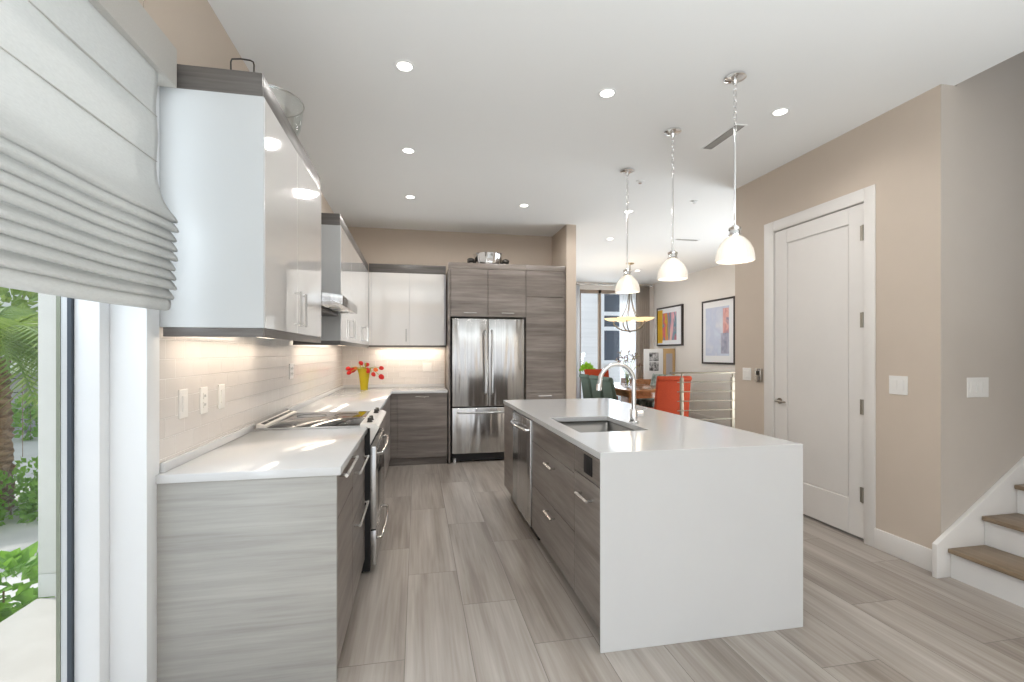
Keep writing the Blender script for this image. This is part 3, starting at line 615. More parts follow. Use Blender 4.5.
for i, (px, py, mt, w_) in enumerate(TUL):
    p = fq(px, py, VY + 0.05 * math.sin(i * 2.4)); base = Vector((VX + 0.02 * math.cos(i), VY + 0.02 * math.sin(i), 0.95)); mouth = Vector((VX + (p.x - VX) * 0.18, VY + 0.03 * math.sin(i * 2.4), 1.165))
    t_ = thing('tulip', ('red' if mt == 'tulip_red' else 'orange') + ' tulip in the yellow vase, ' + w_, 'flower', base, 'tulips in the yellow vase')
    mid = mouth.lerp(p, 0.55) + Vector((0, 0, 0.025))
    MB().tube([base, mouth, mid, p], 0.0035, 8).build('stem', M_['tulip_stem'], t_)
    sc_ = 1.25 if i in (7, 11, 1) else 1.0
    dr = (p - mid).normalized(); Mr = dr.to_track_quat('Z', 'Y').to_matrix().to_4x4()
    m = MB(); m.lathe([(0, -0.005), (0.016, 0.0), (0.024, 0.016), (0.023, 0.034), (0.014, 0.05), (0.004, 0.056), (0, 0.05)], (0, 0, 0), 18, wob=lambda a, z: 1 + 0.12 * math.cos(3 * a))
    m.xf(Matrix.Diagonal((sc_, sc_, sc_, 1))); m.xf(Matrix.Translation(p - dr * 0.02 * sc_) @ Mr); m.build('bloom', M_[mt], t_)
    if i % 2 == 0:
        a_ = i * 1.1; L = MB(); q0 = mouth; q2 = mouth + Vector((0.085 * math.cos(a_), 0.06 * math.sin(a_), 0.07 if i % 4 else -0.03)); q1 = (q0 + q2) / 2 + Vector((0, 0, 0.05))
        sd = (q2 - q0).cross(Vector((0, 0, 1))).normalized() * 0.011; up = Vector((0, 0, 0.002))
        L.quad(q0 - sd * 0.4, q0 + sd * 0.4, q1 + sd, q1 - sd).quad(q1 - sd, q1 + sd, q2 + sd * 0.1, q2 - sd * 0.1); lf = L.build('leaf', M_['tulip_stem'], t_)
        md = lf.modifiers.new('thickness', 'SOLIDIFY'); md.thickness = 0.0015

# outlets and switches
def plate(name, label, loc, nrm, w_, h_, n_, group, kind='rocker'):
    e = thing(name, label, 'outlet' if 'outlet' in name else 'light switch', loc, group); L = Vector(loc); axx = nrm[0] != 0
    def bx(n2, mt, du0, du1, z0, z1, t0, t1, par, b=0.001):
        if axx: a_ = sorted((L.x + nrm[0] * t0, L.x + nrm[0] * t1)); return MB().box(a_[0], a_[1], L.y + du0, L.y + du1, L.z + z0, L.z + z1, b=b, seg=1).build(n2, mt, par)
        a_ = sorted((L.y + nrm[1] * t0, L.y + nrm[1] * t1)); return MB().box(L.x + du0, L.x + du1, a_[0], a_[1], L.z + z0, L.z + z1, b=b, seg=1).build(n2, mt, par)
    p = bx('cover_plate', M_['plate_white'], -w_ / 2, w_ / 2, -h_ / 2, h_ / 2, 0, 0.006, e, 0.002)
    for i in range(n_):
        c0 = (i - (n_ - 1) / 2) * 0.046
        if kind == 'rocker': r_ = bx('rocker', M_['plate_white'], c0 - 0.016, c0 + 0.016, -0.033, 0.033, 0.006, 0.010, e)
        else:
            for zz in (-0.02, 0.02):
                r_ = bx('socket', M_['plate_white'], c0 - 0.015, c0 + 0.015, zz - 0.014, zz + 0.014, 0.006, 0.009, e)
                bx('slot', M_['black'], c0 - 0.007, c0 - 0.004, zz - 0.005, zz + 0.006, 0.009, 0.0094, r_, 0); bx('slot', M_['black'], c0 + 0.004, c0 + 0.007, zz - 0.005, zz + 0.006, 0.009, 0.0094, r_, 0)
    return e
XT = XL + 0.008
plate('wall_switch', 'white rocker switch on the tiles nearest the window', (XT, 2.215, 1.16), (1, 0, 0), 0.075, 0.12, 1, 'plates on the left tiles')
plate('wall_outlet', 'white outlet on the tiles between the two plates nearest the window', (XT, 2.41, 1.155), (1, 0, 0), 0.075, 0.12, 1, 'plates on the left tiles', 'socket')
plate('wall_switch', 'white rocker switch on the tiles, closest to the range of the near three', (XT, 2.61, 1.155), (1, 0, 0), 0.075, 0.12, 1, 'plates on the left tiles')
plate('wall_outlet', 'white double outlet on the tiles behind the cooktop', (XT, 3.96, 1.23), (1, 0, 0), 0.115, 0.12, 2, 'plates on the left tiles', 'socket')
plate('wall_switch', 'white switch on the back tiles left of the refrigerator', (0.135, YB - 0.008, 1.18), (0, -1, 0), 0.12, 0.12, 2, None)
plate('wall_switch', 'white double switch on the beige wall right of the panel door', (XR, 2.625, 1.155), (-1, 0, 0), 0.125, 0.125, 2, None)
plate('wall_switch', 'white triple switch on the grey wall above the stairs', (3.45, 2.36, 1.155), (0, -1, 0), 0.17, 0.125, 3, None)
plate('wall_switch', 'white switch left of the small thermostat by the door', (XR, 4.12, 1.165), (-1, 0, 0), 0.12, 0.12, 2, None)
plate('wall_outlet', 'white triple plate low on the dining wall behind the railing', (5.6, 8.25, 0.40), (-1, 0, 0), 0.30, 0.12, 3, None)
e = thing('thermostat', 'small bronze wall control beside the door casing', 'thermostat', (XR, 3.945, 1.16))
MB().box(XR - 0.022, XR, 3.905, 3.985, 1.10, 1.225, b=0.003).build('housing', M_['nickel'], e)
MB().box(XR - 0.024, XR - 0.022, 3.925, 3.965, 1.165, 1.205).build('screen', M_['dark_metal'], e)

# ------------------------------------------------------------------ ceiling fittings
DL = [((-0.07, 2.82), 'nearest the camera above the left aisle'), ((-0.07, 3.99), 'second from the camera above the left aisle'), ((-0.07, 5.17), 'farthest of the three above the left aisle'),
      ((1.19, 2.86), 'nearest the camera above the island'), ((1.18, 5.22), 'in front of the pantry cabinet'), ((2.45, 2.85), 'nearest the closet door, beside the near pendant'), ((2.43, 5.20), 'seen behind the farthest pendant stem'),
      ((2.75, 6.5), 'just past the wall end at the dining room entrance'), ((4.35, 8.9), 'farthest away over the dining table')]
for (x, y), w_ in DL:
    e = thing('recessed_downlight', 'round white recessed ceiling light ' + w_, 'ceiling light', (x, y, H), 'recessed ceiling lights')
    MB().lathe([(0.043, 0.0), (0.060, 0.0), (0.060, -0.003), (0.052, -0.005), (0.043, -0.003)], (x, y, H), 32).build('trim_ring', M_['ceiling_paint'], e)
    MB().lathe([(0, -0.003), (0.043, -0.003), (0.043, -0.0005), (0, -0.0005)], (x, y, H), 32).build('lens', M_['lamp_disc'], e)
    lamp('downlight_beam', 'SPOT', (x, y, H - 0.02), 23 if y < 5 else (32 if y < 6 and x < 2 else 16), SOFT, (0, 0, 0), spot=R(176 if y > 5 else 158), blend=0.3 if y > 5 else 0.75, radius=0.06)
def pend_shade():
    outer = [(0.128, 0.0), (0.127, 0.03), (0.118, 0.07), (0.098, 0.11), (0.066, 0.145), (0.036, 0.163)]
    outer = [(r_ * 0.845, z_ * 0.93) for r_, z_ in outer]
    return outer + [(r_ * 0.845, z_ * 0.93) for r_, z_ in [(0.034, 0.160), (0.064, 0.141), (0.095, 0.106), (0.114, 0.068), (0.123, 0.03), (0.124, 0.0), (0.128, 0.0)]]
m = mat('prism_glass', (1.0, 0.97, 0.92), 0.25, 0, **{'Transmission Weight': 0.35, 'Emission Color': (1.0, 0.90, 0.76, 1), 'Emission Strength': 0.13})
for y, w_ in ((2.54, 'nearest the camera'), (3.25, 'in the middle of the row'), (4.03, 'farthest from the camera')):
    X_ = 1.872; e = thing('pendant_light', 'chrome pendant with ribbed glass dome, ' + w_, 'pendant lamp', (X_, y, 1.92), 'pendants over the island')
    MB().lathe([(0, H), (0.062, H), (0.063, H - 0.012), (0.045, H - 0.022), (0.02, H - 0.028), (0.012, H - 0.045), (0, H - 0.045)], (X_, y, 0)).build('canopy', M_['chrome'], e)
    m = MB()
    for i in range(8):
        zc = H - 0.062 - i * 0.034; pts = arc((X_, y, zc), 1, 0, 360, 15, (0.010, 0, 0) if i % 2 else (0, 0.010, 0), (0, 0, 0.021))[:-1]; m.tube(pts, 0.0026, 6, True)
    m.build('chain', M_['chrome'], e)
    MB().tube([(X_, y, H - 0.318), (X_, y, 2.125)], 0.0065, 12).build('stem', M_['chrome'], e)
    MB().lathe([(0, 2.135), (0.018, 2.135), (0.02, 2.125), (0.036, 2.122), (0.036, 2.108), (0.03, 2.104), (0.033, 2.085), (0.038, 2.080), (0.036, 2.074), (0, 2.074)], (X_, y, 0)).build('socket_cap', M_['chrome'], e)
    MB().lathe(pend_shade(), (X_, y, 1.922), 64, wob=lambda a, z: 1 + 0.016 * math.cos(32 * a)).build('glass_shade', M_['prism_glass'], e)
    MB().ell((X_, y, 2.00), 0.03, 0.03, 0.04).cyl((X_, y, 2.03), (X_, y, 2.076), 0.014).build('light_bulb', M_['bulb'], e)
    lamp('pendant_glow', 'POINT', (X_, y, 1.95), 0.5, WARM, radius=0.05)
def vent(label, x0, x1, y0, y1, along, n_):
    e = thing('ceiling_vent', label, 'vent', ((x0 + x1) / 2, (y0 + y1) / 2, H), 'ceiling air vents')
    MB().box(x0, x1, y0, y1, H - 0.003, H).build('backing', M_['vent_dark'], e)
    m = MB(); m.box(x0 - 0.012, x0, y0 - 0.012, y1 + 0.012, H - 0.0045, H).box(x1, x1 + 0.012, y0 - 0.012, y1 + 0.012, H - 0.0045, H).box(x0, x1, y0 - 0.012, y0, H - 0.0045, H).box(x0, x1, y1, y1 + 0.012, H - 0.0045, H); m.build('frame', M_['ceiling_paint'], e)
    for i in range(n_):
        if along == 'y': c0 = x0 + (x1 - x0) * (i + 1) / (n_ + 1); MB().box(c0 - 0.0022, c0 + 0.0022, y0, y1, H - 0.0045, H - 0.003).build('slat', M_['plate_white'], e)
        else: c0 = y0 + (y1 - y0) * (i + 1) / (n_ + 1); MB().box(x0, x1, c0 - 0.003, c0 + 0.003, H - 0.0045, H - 0.003).build('slat', M_['plate_white'], e)
vent('slotted ceiling air vent beside the near pendant', 2.27, 2.345, 3.07, 3.48, 'y', 4)
vent('thin ceiling air vent over the dining room entrance', 3.70, 4.05, 6.30, 6.37, 'x', 2)
for x, y, w_ in ((2.965, 4.706, 'near the closet wall'), (2.11, 4.26, 'between the far pendants')):
    e = thing('fire_sprinkler', 'small white ceiling sprinkler disc ' + w_, 'sprinkler', (x, y, H), 'ceiling sprinklers')
    MB().lathe([(0, -0.006), (0.035, -0.006), (0.04, -0.001), (0.04, 0)], (x, y, H), 24).build('cover_disc', M_['ceiling_paint'], e)
    MB().cyl((x, y, H - 0.006), (x, y, H - 0.02), 0.008).cyl((x, y, H - 0.02), (x, y, H - 0.022), 0.016).build('deflector', M_['chrome'], e)

# ------------------------------------------------------------------ roman shade
e = thing('roman_shade', 'off white linen roman shade gathered in folds over the left window', 'window shade', (-0.92, 0.3, 2.4))
YA, YZ = -1.45, 1.905
prof = [(-0.915, 2.44)]
for i in range(11): z = 2.40 - i * 0.044; prof.append((-0.912 + 0.004 * math.sin(i * 1.3), z))
prof += [(-0.905, 1.93), (-0.892, 1.90), (-0.884, 1.885)]
z = 1.878
for i in range(9):
    o_ = 0.004 * math.sin(i * 2.1)
    prof += [(-0.876 + o_, z - 0.006), (-0.862 + o_, z - 0.022), (-0.853 + o_, z - 0.037), (-0.854 + o_, z - 0.041), (-0.862 + o_, z - 0.041), (-0.884 + o_, z - 0.034)]
    z -= 0.0345
prof += [(-0.874, z - 0.004), (-0.866, z - 0.018), (-0.868, 1.526), (-0.880, 1.520)]
bmf = bmesh.new(); NY = 60; grid = []
for (x, zz) in prof:
    row = []
    for j in range(NY + 1):
        y = YA + (YZ - YA) * j / NY; k_ = min(1, max(0, (2.2 - zz) / 0.6)); en = max(0, (y - (YZ - 0.25)) / 0.25)
        row.append(bmf.verts.new((x + 0.007 * k_ * math.sin(y * 5.2 + zz * 9) + 0.004 * math.sin(y * 11), y + 0.016 * en * k_ * (1 if zz < 2.0 else 0.3), zz + 0.006 * k_ * math.sin(y * 3.7) + 0.01 * k_ * (1 - en) * 0)))
    grid.append(row)
for A, B_ in zip(grid, grid[1:]):
    for j in range(NY): bmf.faces.new((A[j], A[j + 1], B_[j + 1], B_[j]))
m = MB(); m.merge(bmf); o = m.build('fabric', M_['linen'], e, ang=180)
md = o.modifiers.new('sub', 'SUBSURF'); md.levels = 1; md.render_levels = 1
md = o.modifiers.new('thickness', 'SOLIDIFY'); md.thickness = 0.003
for zz in (2.21, 2.05, 1.905): MB().box(-0.912, -0.9045, YA, YZ, zz - 0.0009, zz + 0.0009).build('seam', M_['linen_board'], o)
MB().box(-0.966, -0.884, YA - 0.05, 2.002, 2.366, 2.512, b=0.004).build('valance', M_['linen_board'], e)

# ------------------------------------------------------------------ stairs
e = thing('staircase', 'white stairs with brown wood treads rising to the right', 'stairs', (3.9, 1.8, 0))
mat('riser_white', (0.70, 0.68, 0.66), 0.5)
for i in range(9):
    x = 3.200 + 0.262 * i; z = 0.18 * i
    MB().box(x, x + 0.015, 1.152, 2.328, z, z + 0.152).build('riser', M_['riser_white'], e)
    MB().box(x - 0.026, x + 0.262, 1.152, 2.329, z + 0.152, z + 0.18, b=0.006).build('tread', M_['tread_wood'], e)
sk = [(3.097, 0), (3.097, 0.205), (3.125, 0.224), (5.55, 0.225 + 0.687 * 2.43), (5.55, 0.687 * 2.1), (3.30, 0)]
struct('trim_stair_skirt', MB().prism(sk, 'y', 2.330, 2.3595, 0.003), M_['trim_white'])

# ------------------------------------------------------------------ railing, dining room
e = thing('stair_railing', 'brushed metal guard railing with horizontal rods by the dining room', 'railing', (4.1, 6.18, 0))
RY = 6.18
for x in (3.70, 4.515): MB().box(x - 0.025, x + 0.025, RY - 0.012, RY + 0.012, 0, 1.02, b=0.002).cyl((x, RY, 1.02), (x, RY, 1.075), 0.009).build('post', M_['rail_metal'], e)
MB().box(3.52, 5.55, RY - 0.02, RY + 0.02, 1.075, 1.098, b=0.006).build('top_rail', M_['rail_metal'], e)
for i in range(7): z = 0.955 - 0.135 * i; MB().tube([(3.62, RY - 0.02, z), (5.55, RY - 0.02, z)], 0.0075, 10).build('rod', M_['rail_metal'], e)
MB().box(5.53, 5.58, RY - 0.012, RY + 0.012, 0, 1.075, b=0.002).build('post', M_['rail_metal'], e)

TX, TY0, TY1 = 3.93, 7.25, 9.2
e = thing('dining_table', 'reddish wood dining table with glossy top and square legs', 'table', (TX, 8.2, 0))
MB().box(TX - 0.5, TX + 0.5, TY0, TY1, 0.715, 0.752, b=0.006).build('tabletop', M_['table_wood'], e)
MB().box(TX - 0.44, TX + 0.44, TY0 + 0.04, TY1 - 0.04, 0.62, 0.714).build('apron', M_['table_wood'], e)
for x in (TX - 0.45, TX + 0.45):
    for y in (TY0 + 0.05, TY1 - 0.05): MB().box(x - 0.045, x + 0.045, y - 0.045, y + 0.045, 0, 0.714, b=0.004).build('leg', M_['table_wood'], e)
def parsons(name, label, fab, hgt, group, w_=0.5):
    e = thing(name, label, 'chair', (0, 0, 0), group); hw = w_ / 2
    MB().box(-hw, hw, -0.24, 0.24, 0.36, 0.48, b=0.03, seg=4).build('seat', M_[fab], e)
    pr = [(-0.25, 0.34), (-0.17, 0.34), (-0.19, 0.55), (-0.26, hgt - 0.10), (-0.275, hgt - 0.03), (-0.30, hgt), (-0.34, hgt - 0.005), (-0.36, hgt - 0.035), (-0.35, hgt - 0.065), (-0.325, hgt - 0.075), (-0.275, 0.55)]
    MB().prism(pr, 'x', -hw, hw, 0.008).build('backrest', M_[fab], e)
    for x in (-hw + 0.035, hw - 0.035):
        MB().tube([(x, 0.2, 0), (x, 0.2, 0.37)], 0.02, 4, rs=[0.016, 0.025]).build('leg', M_['dark_leg'], e)
        MB().tube([(x, -0.27, 0), (x, -0.21, 0.37)], 0.02, 4, rs=[0.016, 0.025]).build('leg', M_['dark_leg'], e)
    return e
G_O, G_G, G_S = 'orange dining chairs', 'green dining chairs', 'patterned dining chairs'
o1 = parsons('dining_chair', 'orange upholstered chair at the near end of the dining table, behind the railing', 'orange_fabric', 1.02, G_O, 0.54); o1.location = (3.87, 6.96, 0); o1.rotation_euler = (0, 0, R(-3))
dup(o1, (3.85, 9.54, 0), R(180), 'orange upholstered chair at the far end of the dining table by the window')
g1 = parsons('dining_chair', 'green upholstered chair on the left of the table, nearest the kitchen', 'green_fabric', 0.965, G_G, 0.40); g1.location = (3.47, 7.62, 0); g1.rotation_euler = (0, 0, R(-90))
dup(g1, (3.47, 8.16, 0), R(-90), 'green upholstered chair on the left of the table, middle one')
dup(g1, (3.47, 8.70, 0), R(-90), 'green upholstered chair on the left of the table, nearest the window')
s1 = parsons('dining_chair', 'grey green patterned chair right of the table, nearer one', 'sage_pattern', 0.95, G_S, 0.46); s1.location = (4.46, 8.27, 0); s1.rotation_euler = (0, 0, R(90))
dup(s1, (4.46, 8.80, 0), R(90), 'grey green patterned chair right of the table, nearer the window')

# vase with branches on the table
e = thing('branch_vase', 'glass vase of dark lily branches on the dining table', 'vase', (3.72, 8.0, 0.753))
MB().lathe([(0, 0), (0.05, 0), (0.055, 0.01), (0.045, 0.12), (0.06, 0.24), (0.056, 0.24), (0.04, 0.12), (0.048, 0.015), (0, 0.012)], (3.72, 8.0, 0.753), 24).build('vase_body', M_['clear_glass'], e)
mottled('lily_dark', (0.10, 0.07, 0.05), (0.30, 0.18, 0.14), (25, 25, 25), 0.6)
for i, (dx, dy, dz) in enumerate(((-0.15, 0.0, 0.62), (-0.05, 0.05, 0.50), (0.10, -0.04, 0.55), (0.22, 0.05, 0.58), (0.27, -0.03, 0.40), (0.02, 0.02, 0.62), (-0.20, 0.05, 0.48))):
    p0 = Vector((3.72, 8.0, 0.77)); p1 = p0 + Vector((dx * 0.2, dy * 0.2, 0.25)); p3 = p0 + Vector((dx, dy, dz)); p2 = p1.lerp(p3, 0.5) + Vector((0, 0, 0.03))
    t_ = thing('lily_branch', 'dark leafy lily branch in the dining table vase, ' + ('tall one leaning left', 'short one left of centre', 'just right of centre', 'tall one leaning right', 'lowest, reaching furthest right', 'upright tallest in the centre', 'low one reaching furthest left')[i], 'flower', p0, 'lily branches on the table')
    MB().tube([p0, p1, p2, p3], 0.004, 6).build('stem', M_['tulip_stem'], t_)
    m = MB()
    for k_ in range(9):
        c0 = p2.lerp(p3, 0.2 + 0.1 * k_); d_ = Vector((random.uniform(-1, 1), random.uniform(-1, 1), random.uniform(-0.3, 0.9))).normalized(); Mr = d_.to_track_quat('Z', 'Y').to_matrix().to_4x4()
        m.ell(c0 + d_ * 0.035, 0.012, 0.006, 0.038, 8, Mr)
    m.build('blossom', M_['lily_dark'], t_)

# chandelier
CX, CY = 3.86, 8.2
e = thing('chandelier', 'nickel dining chandelier with five amber glass bowl shades', 'chandelier', (CX, CY, 1.75))
MB().lathe([(0, H), (0.075, H), (0.075, H - 0.012), (0.03, H - 0.03), (0, H - 0.03)], (CX, CY, 0)).build('canopy', M_['brass'], e)
MB().tube([(CX, CY, H - 0.02), (CX, CY, 2.58)], 0.008, 10).lathe([(0, 2.60), (0.035, 2.59), (0.04, 2.56), (0.02, 2.54), (0, 2.54)], (CX, CY, 0)).build('stem', M_['rail_metal'], e)
MB().lathe([(0, 1.745), (0.02, 1.755), (0.03, 1.775), (0.015, 1.79), (0, 1.795)], (CX, CY, 0)).build('finial', M_['rail_metal'], e)
for i in range(5):
    a_ = R(18 + 72 * i); d_ = Vector((math.cos(a_), math.sin(a_), 0)); C0 = Vector((CX, CY, 0))
    def q(r_, z_): return C0 + d_ * r_ + Vector((0, 0, z_))
    MB().tube([q(0.015, 2.55), q(0.03, 2.38), q(0.07, 2.20), q(0.14, 2.05), q(0.22, 1.99), q(0.285, 1.965)], 0.008, 8).tube([q(0.0, 1.775), q(0.12, 1.785), q(0.22, 1.83), q(0.29, 1.90), q(0.30, 1.958)], 0.013, 8).build('arm', M_['rail_metal'], e)
    s_ = MB().lathe([(0.02, 0), (0.09, 0.006), (0.15, 0.028), (0.17, 0.052), (0.165, 0.052), (0.146, 0.032), (0.088, 0.011), (0.02, 0.006)], tuple(q(0.30, 1.96)), 28).build('bowl_shade', M_['amber_shade'], e)
    MB().ell(q(0.30, 2.0), 0.025).build('light_bulb', M_['bulb'], s_)
lamp('chandelier_glow', 'POINT', (CX, CY, 2.15), 9, WARM, radius=0.2)

# pictures on the dining wall
def abstract(name, cols, scale, x0, x1, z0, z1, seed):
    m = mat(name, (0.8, 0.8, 0.8), 0.5); n, l, b = nodes(m)
    g = n.new('ShaderNodeNewGeometry'); mp = n.new('ShaderNodeMapping'); mp.inputs['Scale'].default_value = scale; mp.inputs['Location'].default_value = (seed, seed, seed); l.new(g.outputs['Position'], mp.inputs[0])
    t = n.new('ShaderNodeTexNoise'); t.inputs['Scale'].default_value = 1; t.inputs['Detail'].default_value = 3; t.inputs['Distortion'].default_value = 0.8; l.new(mp.outputs[0], t.inputs['Vector'])
    r = ramp(m, t.outputs['Fac'], [(0.25 + 0.5 * i / (len(cols) - 1), c_) for i, c_ in enumerate(cols)]); l.new(r.outputs[0], b.inputs['Base Color'])
abstract('art_colour', [(0.06, 0.16, 0.22), (0.72, 0.45, 0.03), (0.75, 0.10, 0.14), (0.10, 0.28, 0.33), (0.82, 0.40, 0.45), (0.75, 0.62, 0.40)], (1, 5.5, 1.6), 0, 0, 0, 0, 3.1)
abstract('art_pale', [(0.50, 0.58, 0.74), (0.62, 0.69, 0.80), (0.55, 0.60, 0.74), (0.70, 0.72, 0.78), (0.74, 0.78, 0.86)], (1, 2.2, 1.8), 0, 0, 0, 0, 9.4)
abstract('art_red', [(0.34, 0.30, 0.40), (0.62, 0.30, 0.28), (0.78, 0.45, 0.40), (0.25, 0.24, 0.34)], (1, 8, 4), 0, 0, 0, 0, 1.7)
abstract('art_yellow', [(0.80, 0.50, 0.02), (0.72, 0.42, 0.03), (0.82, 0.60, 0.10)], (1, 5, 2), 0, 0, 0, 0, 5.0)
def picture(label, y0, y1, z0, z1, depth, fr=0.035):
    e = thing('framed_picture', label, 'picture', (5.6, (y0 + y1) / 2, z0), 'pictures on the dining wall'); xf_ = 5.6 - depth
    m = MB(); m.box(xf_, 5.599, y0, y0 + fr, z0, z1, b=0.003).box(xf_, 5.599, y1 - fr, y1, z0, z1, b=0.003).box(xf_, 5.599, y0 + fr, y1 - fr, z0, z0 + fr, b=0.003).box(xf_, 5.599, y0 + fr, y1 - fr, z1 - fr, z1, b=0.003); m.build('frame', M_['art_frame'], e)
    mt_ = MB().box(xf_ + 0.012, 5.595, y0 + fr, y1 - fr, z0 + fr, z1 - fr).build('mat_board', M_['paper'], e)
    return e, mt_, xf_ + 0.012
e, mt_, xx = picture('colourful abstract print in a dark frame, left on the dining wall', 9.27, 10.36, 1.53, 2.42, 0.05)
MB().box(xx - 0.002, xx, 9.50, 10.20, 1.66, 2.28).build('print', M_['art_colour'], e)
MB().box(xx - 0.003, xx, 10.10, 10.32, 1.60, 2.36).build('yellow_band', M_['art_yellow'], e)
e, mt_, xx = picture('tall pale blue abstract in a dark frame, right on the dining wall', 7.56, 8.56, 1.16, 2.39, 0.04)
MB().box(xx - 0.002, xx, 7.72, 8.44, 1.32, 2.24).build('print', M_['art_pale'], e)
MB().box(xx - 0.003, xx, 7.73, 7.90, 1.74, 2.20).build('red_figure', M_['art_red'], e)
mottled('art_blue', (0.22, 0.24, 0.34), (0.50, 0.50, 0.60), (1, 9, 4), 0.5)
MB().box(xx - 0.003, xx, 7.73, 7.96, 1.36, 1.74).build('blue_figure', M_['art_blue'], e)

# sideboard with two leaning frames
e = thing('sideboard', 'low dark sideboard against the far dining wall', 'sideboard', (5.0, 10.2, 0))
MB().box(4.62, 5.57, 9.55, 10.30, 0.06, 0.80, b=0.006).build('body', M_['table_wood'], e)
for x in (4.66, 5.53):
    for y in (9.60, 10.25): MB().box(x - 0.02, x + 0.02, y - 0.02, y + 0.02, 0, 0.06).build('leg', M_['dark_leg'], e)
for a, b2 in ((4.63, 5.09), (5.10, 5.56)):
    d = MB().box(a, b2, 9.532, 9.549, 0.08, 0.78, b=0.002).build('door', M_['table_wood'], e); MB().cyl((b2 - 0.05 if a < 5 else a + 0.05, 9.532, 0.45), (b2 - 0.05 if a < 5 else a + 0.05, 9.515, 0.45), 0.012).build('knob', M_['nickel'], d)
e = thing('photo_panel', 'white panel with black and white photographs on the sideboard', 'picture', (5.08, 9.62, 0.801))
MB().box(4.86, 5.30, 9.60, 9.65, 0.801, 1.46, b=0.003).build('board', M_['paper'], e)
mottled('bw_photo', (0.03, 0.03, 0.035), (0.62, 0.63, 0.65), (14, 14, 14), 0.5)
for i in range(2):
    for j in range(2): MB().box(4.97 + 0.115 * i, 5.075 + 0.115 * i, 9.597, 9.60, 0.98 + 0.21 * j, 1.17 + 0.21 * j).build('photograph', M_['bw_photo'], e)
e = thing('tan_panel', 'tan framed panel with grey centre beside the white photo panel', 'picture', (5.45, 9.62, 0.801))
MB().box(5.31, 5.585, 9.60, 9.66, 0.801, 1.47, b=0.003).build('board', M_['tan_frame'], e)
MB().box(5.37, 5.52, 9.597, 9.60, 0.86, 1.36).build('centre', M_['grey_art'], e)

# far window, curtains, plant
e = thing('window_2', 'dining room window with bronze mullions', 'window', (4.46, 10.65, 0)); e['kind'] = 'structure'
m = MB()
for x in (3.74, 4.24, 5.18): m.box(x - 0.03, x + 0.03, 10.63, 10.70, 0.0, 2.86)
m.box(3.77, 5.15, 10.63, 10.70, 2.78, 2.86).box(3.77, 5.15, 10.63, 10.70, 0.0, 0.08); m.build('frame', M_['bronze_frame'], e)
MB().box(3.76, 5.16, 10.664, 10.668, 0.08, 2.78).build('glass', M_['window_glass'], e)
e = thing('curtain_rod', 'thin metal curtain rod with end finials above the dining window', 'curtain rod', (4.5, 10.45, 2.95))
MB().tube([(3.0, 10.45, 2.96), (5.43, 10.45, 2.96)], 0.014, 12).build('rod', M_['nickel'], e)
MB().ell((5.45, 10.45, 2.96), 0.035).ell((2.98, 10.45, 2.96), 0.035).build('finial', M_['nickel'], e)
for x in (3.1, 5.40): MB().box(x - 0.01, x + 0.01, 10.45, 10.6, 2.94, 2.98).build('bracket', M_['nickel'], e)
def curtain(name, label, x0, x1, y, mt, nfold, amp):
    m = bmesh.new(); N = nfold * 8; rows = []
    for z_ in (0.02, 0.8, 1.6, 2.4, 2.94):
        rows.append([m.verts.new((x0 + (x1 - x0) * i / N, y + amp * math.sin(2 * math.pi * nfold * i / N) * (1 - 0.15 * z_ / 3), z_)) for i in range(N + 1)])
    for A, B_ in zip(rows, rows[1:]):
        for i in range(N): m.faces.new((A[i], A[i + 1], B_[i + 1], B_[i]))
    k_ = MB(); k_.merge(m); o = k_.build(name, M_[mt], None, ang=180); md = o.modifiers.new('thickness', 'SOLIDIFY'); md.thickness = 0.003
    return tag(o, label, 'curtain', 'dining room curtains')
curtain('curtain', 'white sheer curtain at the left edge of the dining window', 3.25, 3.70, 10.50, 'sheer', 6, 0.025)
curtain('curtain', 'taupe curtain gathered at the right corner of the dining window', 5.10, 5.42, 10.45, 'taupe_curtain', 6, 0.03)
curtain('curtain', 'white sheer curtain beside the right taupe curtain', 4.68, 5.09, 10.50, 'sheer', 6, 0.025)
def tuft(m, c, rad, n_, ll, lw, up=0.3, low=False):
    for i in range(n_):
        d_ = Vector((random.gauss(0, 1), random.gauss(0, 1), random.gauss(0, 1) * 0.9 if low else abs(random.gauss(0, 1)) * 0.9 + up * 0.2)).normalized(); p = Vector(c) + d_ * rad * random.uniform(0.5, 1.0)
        ax = (d_ + Vector((random.uniform(-1, 1), random.uniform(-1, 1), random.uniform(-0.6, 0.8))) * 0.8).normalized(); sd = ax.cross(Vector((random.uniform(-1, 1), random.uniform(-1, 1), random.uniform(-1, 1)))).normalized()
        L_, w_ = ll * random.uniform(0.7, 1.3), lw * random.uniform(0.7, 1.3); nrm = ax.cross(sd) * L_ * 0.12
        m.quad(p, p + ax * L_ * 0.5 + sd * w_ + nrm, p + ax * L_, p + ax * L_ * 0.5 - sd * w_ + nrm)
e = thing('potted_plant', 'lime green potted plant by the left of the dining window', 'plant', (3.74, 10.16, 0))
MB().lathe([(0, 0), (0.12, 0), (0.15, 0.30), (0.14, 0.30), (0.13, 0.27), (0, 0.27)], (3.74, 10.16, 0)).build('pot', M_['dark_leg'], e)
MB().tube([(3.74, 10.16, 0.25), (3.74, 10.16, 0.97)], 0.012, 8).build('stem', M_['tulip_stem'], e)
m = MB(); tuft(m, (3.74, 10.16, 0.97), 0.13, 220, 0.08, 0.025); m.build('foliage', M_['leaf_lime'], e, smooth=False)

